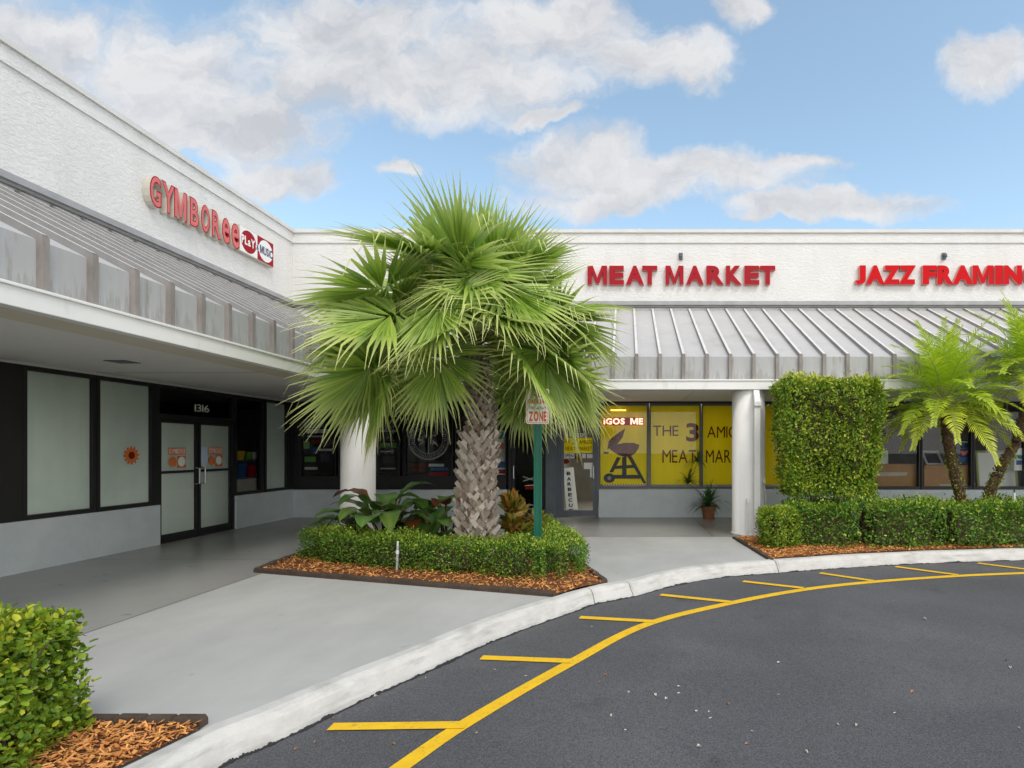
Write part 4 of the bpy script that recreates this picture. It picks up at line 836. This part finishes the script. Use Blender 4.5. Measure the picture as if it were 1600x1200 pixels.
hedge('hedge', 'low clipped green hedge curving round the fan palm bed', [(-4.62, 8.62), (-3.6, 8.02), (-2.7, 7.78), (-1.75, 7.45), (-1.12, 7.2), (-.92, 7.17), (-.80, 7.24), (-.76, 7.42), (-.85, 7.75), (-1.12, 8.5), (-1.5, 9.9)],    .52, .03, .44, 42000, .027, M_HEDGE, amp=.05, depth=.07, rc=.12, topfresh=.75)
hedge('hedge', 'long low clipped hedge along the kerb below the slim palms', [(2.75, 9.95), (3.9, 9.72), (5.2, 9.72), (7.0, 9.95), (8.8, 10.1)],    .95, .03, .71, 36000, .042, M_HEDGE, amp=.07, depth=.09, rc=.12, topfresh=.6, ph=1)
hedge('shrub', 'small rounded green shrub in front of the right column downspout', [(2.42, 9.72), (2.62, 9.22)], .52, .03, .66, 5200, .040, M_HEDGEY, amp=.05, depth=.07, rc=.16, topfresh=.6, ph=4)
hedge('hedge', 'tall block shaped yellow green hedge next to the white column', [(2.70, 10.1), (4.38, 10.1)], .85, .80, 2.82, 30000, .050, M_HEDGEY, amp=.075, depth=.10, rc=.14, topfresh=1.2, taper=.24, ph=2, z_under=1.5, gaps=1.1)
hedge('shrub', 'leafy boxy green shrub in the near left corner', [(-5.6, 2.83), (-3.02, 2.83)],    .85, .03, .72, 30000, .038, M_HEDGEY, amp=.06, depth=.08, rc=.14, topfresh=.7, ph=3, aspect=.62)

# ------------------------------------------------------------------ fan palm
def fan_palm():
    base = Vector((-2.14, 8.2, 0)); o = thing('fan_palm', base, 'large fan palm with shaggy rounded crown and criss-cross booted trunk', 'palm tree')
    crown = Vector((-2.18, 8.2, 3.05))
    ax = [(0, base+Vector((.03, 0, 0)), .225), (.12, base+Vector((.02, 0, .37)), .225), (.35, base+Vector((.03, 0, 1.05)), .21), (.5, base+Vector((.07, 0, 1.55)), .195), (.62, base+Vector((.11, 0, 1.9)), .18), (.78, base+Vector((.07, 0, 2.35)), .15), (.92, base+Vector((0, 0, 2.75)), .15), (1, crown, .13)]
    def at(z):
        for (t0, p0, r0), (t1, p1, r1) in zip(ax[:-1], ax[1:]):
            if p0.z <= z <= p1.z: f = (z-p0.z)/(p1.z-p0.z); return p0.lerp(p1, f), r0+(r1-r0)*f
        return ax[-1][1], ax[-1][2]
    mb = MB(); mb.tube([p for _, p, _ in ax], [r*.84 for _, _, r in ax], 22)
    z = .02; row = 0
    while z < 2.95:
        c, r = at(z); nb = 11 if z < 1.7 else 9; up = z > 1.75
        for i in range(nb):
            a = 2*math.pi*(i+.5*(row % 2))/nb+random.uniform(-.08, .08); rad = Vector((math.cos(a), math.sin(a), 0)); tg = Vector((-rad.y, rad.x, 0))
            if z < .35 and random.random() < .25: continue
            for sgn in (-1, 1):       # split leaf base: two prongs crossing the neighbours'
                Ln = (.27 if not up else .19)*random.uniform(.8, 1.15); wd = .038 if not up else .026
                p0 = c+rad*r*.86; dirv = (Vector((0, 0, 1))*.80+tg*sgn*.66+rad*(.20 if not up else .12)).normalized(); p1 = p0+dirv*Ln*.5; p2 = p0+dirv*Ln+rad*random.uniform(-.015, .03)
                s_ = dirv.cross(rad).normalized()*wd; th = rad*.02
                mb.hull8([p0-s_*1.2-th, p0+s_*1.2-th, p0+s_*1.2+th*.6, p0-s_*1.2+th*.6], [p1-s_-th, p1+s_-th, p1+s_+th, p1-s_+th], 1)
                e = s_*random.uniform(.55, .9)
                mb.hull8([p1-s_-th, p1+s_-th, p1+s_+th, p1-s_+th], [p2-e-th*.5, p2+e-th*.5+dirv*random.uniform(-.03, .03), p2+e+th*.5, p2-e+th*.5], 1)
        z += .135 if not up else .105; row += 1
    for i in range(160):              # fibrous debris near the base and under the crown
        z = random.choice((random.uniform(.05, .6), random.uniform(2.2, 3.0))); c, r = at(z); a = random.uniform(0, 2*math.pi); rad = Vector((math.cos(a), math.sin(a), 0)); p = c+rad*r*.95
        d = Vector((random.uniform(-.6, .6), random.uniform(-.6, .6), random.uniform(-.2, .9))).normalized()+rad*.35; s_ = d.cross(rad).normalized()*.012
        mb.add([p-s_, p+s_, p+d*.14+s_*.5, p+d*.14-s_*.5], [(0, 1, 2, 3)], 1)
    mb.build('trunk', [M_BARK, M_BOOT], o)
    nf = 56
    for i in range(nf):
        u = (i+.5)/nf; az = i*2.39996+random.uniform(-.5, .5); el = R(80-(u**.95)*88)+random.uniform(-.26, .26)*min(1, u*3)
        pet = (.66+.66*min(1, u*1.7))+random.uniform(-.22, .20); Rb = (.90+.30*min(1, u*1.6))*random.uniform(.86, 1.12)
        if math.sin(az) < -.25 and u > .45: el += R(10+22*(abs(math.cos(az)) < .62)); pet *= .9
        if math.sin(az) > -.2 and u > .68: el += R(17); Rb *= .92
        frond(o, crown+Vector((0, 0, .22-.36*u)), az, el, pet, Rb, u)
    for az, el, pet, Rb, u in ((3.1, .12, 1.35, 1.2, .7), (3.55, .1, 1.25, 1.15, .75), (2.75, .3, 1.3, 1.2, .6), (3.3, .45, 1.3, 1.2, .5), (-1.85, .1, .7, 1.0, .8), (-.45, .22, 1.2, 1.1, .7), (.1, .25, 1.3, 1.15, .65), (-1.0, .5, 1.0, 1.05, .6)):
        frond(o, crown+Vector((0, 0, .22-.36*u)), az, el, pet, Rb, u)
    return o
def frond(parent, org, az, el, pet, Rb, age):
    hd = Vector((math.cos(az), math.sin(az), 0)); d = hd*math.cos(el)+Vector((0, 0, math.sin(el))); mb = MB()
    pts = [org.copy()]; cur = org.copy(); dv = d.copy(); ns = 7
    sag = .06+.09*max(0, math.cos(el))+.03*age
    for k_ in range(ns):
        cur = cur+dv*(pet/ns); dv = (dv+Vector((0, 0, -sag*.55))).normalized(); pts.append(cur.copy())
    mb.tube(pts, [.024-.0022*k_ for k_ in range(ns+1)], 5, 1)
    side = dv.cross(Vector((0, 0, 1))); side = side.normalized() if side.length > .05 else Vector((-hd.y, hd.x, 0)); tw = random.uniform(-.7, .7); tilt = random.uniform(-.15, .25)+min(1, age*2.2)*random.uniform(-.1, .9); nrm = side.cross(dv).normalized()
    side = (side*math.cos(tw)+nrm*math.sin(tw)).normalized(); nrm = side.cross(dv).normalized(); dv = (dv*math.cos(tilt)-nrm*math.sin(tilt)).normalized(); nrm = side.cross(dv).normalized()
    costa = [cur.copy()]; cd = dv.copy(); c2 = cur.copy()
    for k_ in range(4):
        c2 = c2+cd*Rb*.06; cd = (cd+Vector((0, 0, -.16))).normalized(); costa.append(c2.copy())
    nseg = 52; amax = R(160); droop = (.12+.58*age)*random.uniform(.7, 1.3); cup = .22-.4*age
    for s in range(nseg):
        a = -amax+2*amax*(s+.5)/nseg; rel = abs(a)/amax
        o_ = costa[int(round((1-rel)**1.5*4))]
        dirv = (dv*math.cos(a)+side*math.sin(a)+nrm*cup*rel).normalized()
        if rel < .5: dirv = (dirv+cd*.4*(1-rel*2)).normalized()
        L_ = Rb*(1-.36*rel**2)*random.uniform(.9, 1.06); wv = (side*math.cos(a)-dv*math.sin(a)).normalized(); nv = dirv.cross(wv).normalized()
        w0 = L_*amax*2/nseg*.5; vs = []; tn = []; nst = 7; cur = o_.copy(); d_ = dirv.copy(); lag = random.uniform(.7, 1.4)
        kinked = random.random() < .12+.30*age; kk_ = random.choice((4, 5))
        for k_ in range(nst+1):
            t = k_/nst; wd = w0*min(t/.34, 1)*1.02*(.34/.42) if t < .34 else w0*.80*max(0.0, 1-((t-.34)/.66))**1.45
            wd = max(wd, .0019); fold = wd*.7
            vs += [cur-wv*wd-nv*fold*.0, cur+nv*fold, cur+wv*wd]; tn += [max(0, (t-.35)/.65)**1.3*.75+.12*age]*3
            cur = cur+d_*(L_/nst); d_ = (d_+Vector((0, 0, -1))*droop*lag*(.06+.62*t**1.8)*.42).normalized()
            if kinked and k_ == kk_: d_ = (d_+Vector((0, 0, -1.5))).normalized()
        mb.add(vs, [(k_*3+j, k_*3+j+1, (k_+1)*3+j+1, (k_+1)*3+j) for k_ in range(nst) for j in range(2)], 0, tn)
    return mb.build('frond', [M_PALM, M_PET], parent)
fan_palm()

# ------------------------------------------------------------------ slim date palms on the right
def date_palm(path, crown, label, nf=58, rad=(.085, .07), Lf=1.25, scale_leaf=.27, moss=True):
    o = thing('date_palm', path[0], label, 'palm tree'); path = [Vector(p) for p in path]; n = len(path)
    mb = MB(); 
    P = catmull3(path, 8); k_ = len(P); rads = [rad[0]+(rad[1]-rad[0])*i/(k_-1)+.012*((i % 2)*1.0) for i in range(k_)]; mb.tube(P, rads, 12)
    for i in range(260):
        f = random.random()*.985; j = int(f*(k_-1)); p = P[j].lerp(P[min(j+1, k_-1)], f*(k_-1)-j); a = random.uniform(0, 6.283); rv = Vector((math.cos(a), math.sin(a), 0)); p = p+rv*rads[j]*.9
        d = (rv*.5+Vector((0, 0, 1))).normalized(); s_ = d.cross(rv).normalized()*.018; mb.hull8([p-s_-rv*.01, p+s_-rv*.01, p+s_+rv*.012, p-s_+rv*.012], [p+d*.055-s_*.5, p+d*.055+s_*.5, p+d*.05+s_*.5+rv*.01, p+d*.05-s_*.5+rv*.01])
    mb.build('trunk', M_DBARK, o)
    if moss:
        m_ = 700; f = rng.uniform(0, .62, m_); Pa = np.array([list(P[int(x*(k_-1))].lerp(P[min(int(x*(k_-1))+1, k_-1)], x*(k_-1)-int(x*(k_-1)))) for x in f]); a = rng.uniform(0, 2*np.pi, m_); rv = np.stack([np.cos(a), np.sin(a), np.zeros(m_)], 1)
        tg_ = leaf_cloud('trunk_growth', Pa+rv*rng.uniform(.06, .12, (m_, 1)), rv, .038, M_HEDGEY, o, np.where(rng.random(m_) < .4, .8, 0), .45); tg_['kind'] = 'stuff'
    c = Vector(crown)
    for i in range(nf):
        u = (i+.5)/nf; az = i*2.39996+random.uniform(-.2, .2); el = R(82-u**.95*98); hd = Vector((math.cos(az), math.sin(az), 0)); d = hd*math.cos(el)+Vector((0, 0, math.sin(el)))
        mb = MB(); cur = c+Vector((0, 0, .08-.16*u)); pts = [cur.copy()]; dirs = [d.copy()]; L_ = Lf*random.uniform(.85, 1.1); ns = 14
        for k2 in range(ns):
            cur = cur+d*(L_/ns); d = (d+Vector((0, 0, -1))*(.025+.11*k2/ns+.022*max(0, math.cos(el)))).normalized(); pts.append(cur.copy()); dirs.append(d.copy())
        mb.tube(pts, [.012*(1-k2/(ns+2)) for k2 in range(ns+1)], 5, 1)
        nl = 38
        for q in range(nl):
            f = .2+.8*q/(nl-1); j = min(int(f*ns), ns-1); p = pts[j].lerp(pts[j+1], f*ns-j); dd = dirs[j]; sd = dd.cross(Vector((0, 0, 1))); sd = sd.normalized() if sd.length > .05 else Vector((-hd.y, hd.x, 0)); upv = sd.cross(dd).normalized()
            ll = scale_leaf*(math.sin(min(f*1.15, 1)*math.pi*.8+.45))*random.uniform(.9, 1.1)+.03
            for sg_ in (-1, 1):
                ld = (sd*sg_*.95+dd*(.55+.5*f)+upv*random.uniform(-.05, .45)).normalized(); w_ = dd.cross(ld).cross(ld).normalized()*.0105; m1 = p+ld*ll*.55; l2 = (ld+Vector((0, 0, -.35))).normalized(); m2 = m1+l2*ll*.45; tt = .35*f+(.5 if u > .85 else 0)+random.uniform(0, .12)
                mb.add([p-w_*.5, p+w_*.5, m1+w_, m1-w_, m2+w_*.12, m2-w_*.12], [(0, 1, 2, 3), (3, 2, 4, 5)], 0, [tt*.5]*2+[tt*.7]*2+[min(tt*1.2, 1)]*2)
        mb.build('frond', [M_DATE, M_PET], o)
    return o
def catmull3(P, n):
    out = []
    for i in range(len(P)-1):
        a, b, c, d = P[max(i-1, 0)], P[i], P[i+1], P[min(i+2, len(P)-1)]
        for j in range(n):
            t = j/n; out.append(.5*((2*b)+(c-a)*t+(2*a-5*b+4*c-d)*t*t+(3*b-a-3*c+d)*t**3))
    out.append(P[-1]); return out
def PT(px, py, Y): return (BX(px, Y), Y, BZ(py, Y))
date_palm([(BX(1506, 10.15), 10.15, .02), PT(1503, 790, 10.15), PT(1490, 735, 10.15), PT(1480, 680, 10.15), PT(1476, 632, 10.15)], PT(1475, 628, 10.15), 'slim date palm with bright green feathery crown left of the leaning one', Lf=1.5)
date_palm([(BX(1535, 10.2), 10.2, .02), PT(1545, 780, 10.2), PT(1562, 735, 10.2), PT(1588, 690, 10.2), PT(1606, 630, 10.2)], PT(1612, 585, 10.2), 'leaning date palm cut by the right edge of the photo', Lf=1.5)

# ------------------------------------------------------------------ broad leaved plants in the palm bed
def big_leaf(mb, base, d, L_, W_, m=0, droop=.5, tint=0):
    d = d.normalized(); side = d.cross(Vector((0, 0, 1))); side = side.normalized() if side.length > .05 else Vector((1, 0, 0)); up = side.cross(d); vs = []; n = 8; cur = base.copy(); tn = []
    for k_ in range(n+1):
        t = k_/n; w_ = W_*.5*(max(.02, math.sin(math.pi*min(1, t*.9+.10)))**.75)*(1 if t < .98 else .1); f = .28*w_
        wav = .015*math.sin(k_*2.1)
        vs += [cur-side*w_+up*(f+wav), cur-side*w_*.5+up*f*.4, cur, cur+side*w_*.5+up*f*.4, cur+side*w_+up*(f-wav)]; tn += [tint+.12, tint, tint+.55, tint, tint+.12]
        cur = cur+d*(L_/n); d = (d+Vector((0, 0, -1))*droop*.22).normalized()
    mb.add(vs, [(k_*5+j, k_*5+j+1, (k_+1)*5+j+1, (k_+1)*5+j) for k_ in range(n) for j in range(4)], m, tn)
def philodendron(base, label, n, hmax, Ls, seed, spread=.8):
    random.seed(seed); o = thing('philodendron', base, label, 'plant'); b = Vector(base); lf = MB(); st = MB()
    for i in range(n):
        az = i*2.39996+random.uniform(-.3, .3); u = (i+.5)/n; el = R(82-u*66); ln = hmax*random.uniform(.55, .9)*(1-.25*u); d = Vector((math.cos(az)*math.cos(el), math.sin(az)*math.cos(el), math.sin(el))); p0 = b+Vector((math.cos(az), math.sin(az), 0))*.06+Vector((0, 0, .05)); p2 = p0+d*ln; p1 = p0.lerp(p2, .5)+Vector((0, 0, .06))
        st.tube([p0, p1, p2], [.018, .014, .01], 6); hd = Vector((math.cos(az), math.sin(az), 0)); ld = hd*random.uniform(.6, 1)+Vector((random.uniform(-.3, .3), random.uniform(-.3, .3), random.uniform(.25, 1.0)))
        big_leaf(lf, p2, ld, Ls*random.uniform(.75, 1.15), Ls*random.uniform(.50, .62), 1 if random.random() < .12 else 0, random.uniform(.7, 1.3), random.choice((0, 0, .1, .35)))
    lf.build('foliage', [M_PHIL, M_RUST], o, smooth=True); st.build('stems', M_TWIG, o); return o
philodendron((-3.75, 9.0, 0), 'big dark green leafy plant at the foot of the left white column', 40, .95, .62, 5)
philodendron((-2.83, 9.15, 0), 'upright dark leafy plant between column and fan palm trunk', 17, 1.12, .5, 9)
philodendron((-3.05, 8.55, 0), 'low pale green broad leaved plant behind the hedge', 9, .42, .58, 15)
def croton(base, label, n, h, seed):
    random.seed(seed); o = thing('croton', base, label, 'plant'); b = Vector(base); st = MB(); P = []; Nn = []
    for i in range(9):
        a = random.uniform(0, 6.283); top = b+Vector((math.cos(a)*.3*random.random(), math.sin(a)*.3*random.random(), h*random.uniform(.55, 1))); st.tube([b+Vector((math.cos(a)*.05, math.sin(a)*.05, 0)), b.lerp(top, .5)+Vector((random.uniform(-.05, .05), random.uniform(-.05, .05), 0)), top], [.014, .011, .006], 6)
        for k_ in range(n//9):
            f = random.uniform(.45, 1); a2 = random.uniform(0, 6.283); P.append(b.lerp(top, f)); Nn.append((math.cos(a2), math.sin(a2), .25))
    st.build('stems', M_TWIG, o); leaf_cloud('foliage', np.array([list(p) for p in P]), np.array(Nn), .17, M_CROT, o, None, .38, .3, .4); return o
croton((-1.72, 8.75, 0), 'orange and green croton bush right of the fan palm trunk', 300, .95, 4)
croton((-1.35, 8.75, 0), 'lower yellowish croton behind the green sign pole', 170, .62, 8)

# ------------------------------------------------------------------ green sign pole, stakes, potted plant, leaves
gp = thing('parking_sign', (BX(840.5, 7.5), 7.5, 0), 'no parking sign on a dark green post in the palm bed', 'sign'); x, y = BX(840.5, 7.5), 7.5
mb = MB(); mb.hull8([(x-.043, y, 0), (x+.043, y, 0), (x+.043, y+.012, 0), (x-.043, y+.012, 0)], [(x-.043, y, 2.42), (x+.043, y, 2.42), (x+.043, y+.012, 2.42), (x-.043, y+.012, 2.42)])
for s in (-1, 1): mb.box(x+s*.043-.008, x+s*.043+.008, y-.022, y+.011, 0, 2.42)
mb.build('post', M_GREENP, gp)
z0, z1 = BZ(662.5, y), BZ(662.5, y)+.455; xl, xr = x-.15, x+.15; ys = y-.03
mb = MB(); pts = []
for (cx_, cz_, a0) in ((xr-.03, z0+.03, -90), (xr-.03, z1-.03, 0), (xl+.03, z1-.03, 90), (xl+.03, z0+.03, 180)):
    for k_ in range(5): a = R(a0+k_*22.5); pts.append((cx_+.03*math.cos(a), cz_+.03*math.sin(a)))
nP = len(pts); mb.add([(px_, ys, pz_) for px_, pz_ in pts]+[(px_, ys+.004, pz_) for px_, pz_ in pts], [tuple(range(nP)), tuple(range(2*nP-1, nP-1, -1))]+[(i, nP+i, nP+(i+1) % nP, (i+1) % nP) for i in range(nP)]); mb.build('sign_plate', M_WHITE, gp)
mb = MB()
inner = [(x+(px_-x)*.93, (z0+z1)/2+(pz_-(z0+z1)/2)*.95) for px_, pz_ in pts]; inn2 = [(x+(px_-x)*.88, (z0+z1)/2+(pz_-(z0+z1)/2)*.92) for px_, pz_ in pts]
mb.add([(a, ys-.0015, b) for a, b in inner]+[(a, ys-.0015, b) for a, b in inn2], [(i, (i+1) % nP, nP+(i+1) % nP, nP+i) for i in range(nP)])
put_text(mb, 'NO', xl+.08, xr-.08, z0+.34, z0+.42, (0, ys-.001, 0), depth=.001, off=.04, **BACK); put_text(mb, 'PARKING', xl+.03, xr-.03, z0+.26, z0+.32, (0, ys-.001, 0), depth=.001, off=.04, **BACK)
put_text(mb, 'TOW-AWAY', xl+.04, xr-.04, z0+.185, z0+.225, (0, ys-.001, 0), depth=.001, off=.03, front=1, **BACK)
put_text(mb, 'ZONE', xl+.035, xr-.035, z0+.03, z0+.165, (0, ys-.001, 0), depth=.001, off=.05, **BACK)
mb.build('sign_print', [mk('sign_orange_red', (.62, .10, .02), rough=.5), M_INK], gp)
hx, hy = G(620, 893)
st = thing('sprinkler_riser', (hx, hy, 0), 'grey sprinkler riser pipe standing in front of the palm bed hedge', 'sprinkler')
mb = MB(); mb.tube([(hx, hy, 0), (hx+.012, hy, .34)], .017, 10); mb.build('pipe', M_PVCG, st); mb = MB(); mb.tube([(hx+.012, hy, .34), (hx+.012, hy, .40)], .012, 10); mb.tube([(hx+.008, hy, .235), (hx+.009, hy, .28)], .022, 10); mb.build('nozzle', M_PVC, st)
hx, hy = BX(1585, 10.0), 10.0
st = thing('sprinkler_riser', (hx, hy, 0), 'white sprinkler riser with dark tip above the right hedge', 'sprinkler')
mb = MB(); mb.tube([(hx, hy, 0), (hx, hy, .86)], .018, 10); mb.build('pipe', M_PVC, st); mb = MB(); mb.tube([(hx, hy, .86), (hx, hy, .91)], .014, 10); mb.build('nozzle', M_GREENP, st)
px_, py_ = BX(1107, 13.35), 13.35
pt = thing('potted_plant', (px_, py_, 0), 'terracotta pot with arching spider plant against the grey wall', 'potted plant')
mb = MB(); mb.lathe(px_, py_, [(.12, 0.002), (.165, .25), (.18, .25), (.185, .30), (.165, .30), (.15, .26)], 24); mb.build('pot', M_TERRA, pt, smooth=False)
mb = MB()
def blades(mb, c, n, L_, dn=.5, w=.013):
    for i in range(n):
        a = random.uniform(0, 6.283); el = R(random.uniform(15, 85)); d = Vector((math.cos(a)*math.cos(el), math.sin(a)*math.cos(el)*.7, math.sin(el))); s_ = Vector((-math.sin(a), math.cos(a), 0)); cur = Vector(c); vs = []; l_ = L_*random.uniform(.6, 1.15)
        for k_ in range(7):
            wd = w*(1-(k_/6)**2)+.001; vs += [cur-s_*wd, cur+s_*wd]; cur = cur+d*l_/6; d = (d+Vector((0, 0, -dn*.55))).normalized()
        mb.add(vs, [(2*k_, 2*k_+1, 2*k_+3, 2*k_+2) for k_ in range(6)])
random.seed(21); blades(mb, (px_, py_, .30), 90, .62, .5, .019); c1 = PT(1075, 755, 13.5); c2 = PT(1090, 722, 13.55); blades(mb, c1, 50, .42, .5, .017); blades(mb, c2, 34, .40, .7, .016)
mb.build('foliage', mk('spider_leaf', (.03, .10, .02), (.09, .20, .05), island=1, rough=.4, trans=.2), pt)
mb = MB(); mb.tube([(px_-.05, py_, .3), (px_-.2, 13.45, .62), Vector(c1)], .008, 6); mb.tube([Vector(c1), (c1[0]+.1, 13.5, 1.0), Vector(c2)], .006, 6); mb.build('stems', M_TWIG, pt)
# fallen leaves
random.seed(5)
spots = [(930+a*.41875, 860+b*.41875) for a, b in ((38, 467), (15, 492), (125, 530), (225, 540), (265, 556), (312, 510), (312, 535), (378, 602), (425, 604), (430, 627), (497, 575), (685, 420), (685, 540), (60, 615), (113, 672), (388, 735), (585, 675), (787, 755), (1118, 608), (1160, 300), (1183, 530), (905, 652), (975, 655), (1535, 413), (1550, 440), (1575, 602), (1580, 665), (1230, 258), (1113, 188), (433, 247), (660, 243), (90, 235), (565, 725), (1520, 152))]
spots += [(400+a*.35, 760+b*.35) for a, b in ((265, 1145), (345, 1040), (390, 1140), (180, 1175), (535, 940), (755, 858), (985, 1100), (1065, 820), (1205, 847), (1280, 637), (1500, 628), (1535, 875), (1585, 1025), (613, 1155), (1560, 845))]
protos = []
for v in range(4):
    mb = MB(); cu = .006+.006*v; L_ = .022; w_ = .009+.003*(v % 2)
    mb.add([(-L_, 0, .002), (-L_*.3, w_, cu), (L_*.4, w_*.8, cu*.8), (L_, 0, .006), (L_*.4, -w_*.8, cu), (-L_*.3, -w_, cu*.6), (0, 0, .002)], [(0, 6, 2, 1), (6, 3, 2), (0, 5, 4, 6), (6, 4, 3)])
    protos.append((mb, mk('dry_leaf_tan', (.60, .50, .40), rough=.8) if v < 2 else mk('dry_leaf_brown', (.42, .22, .12), rough=.8) if v == 2 else mk('dry_leaf_pale', (.58, .53, .44), rough=.8)))
first = [None]*4
for i, (px, py) in enumerate(spots):
    v = random.randrange(4); X, Y = G(px, py, ASP)
    if first[v] is None: first[v] = lf = protos[v][0].build('fallen_leaf', protos[v][1])
    else: lf = first[v].copy(); COL.objects.link(lf)
    lf.location = (X, Y, ASP+.002); lf.rotation_euler = (random.uniform(-.2, .2), random.uniform(-.2, .2), random.uniform(0, 6.28)); s = random.uniform(.35, .85); lf.scale = (s, s, s)
    tag(lf, 'small dry fallen leaf lying on the dark asphalt', 'leaf', 'fallen leaves on the asphalt')
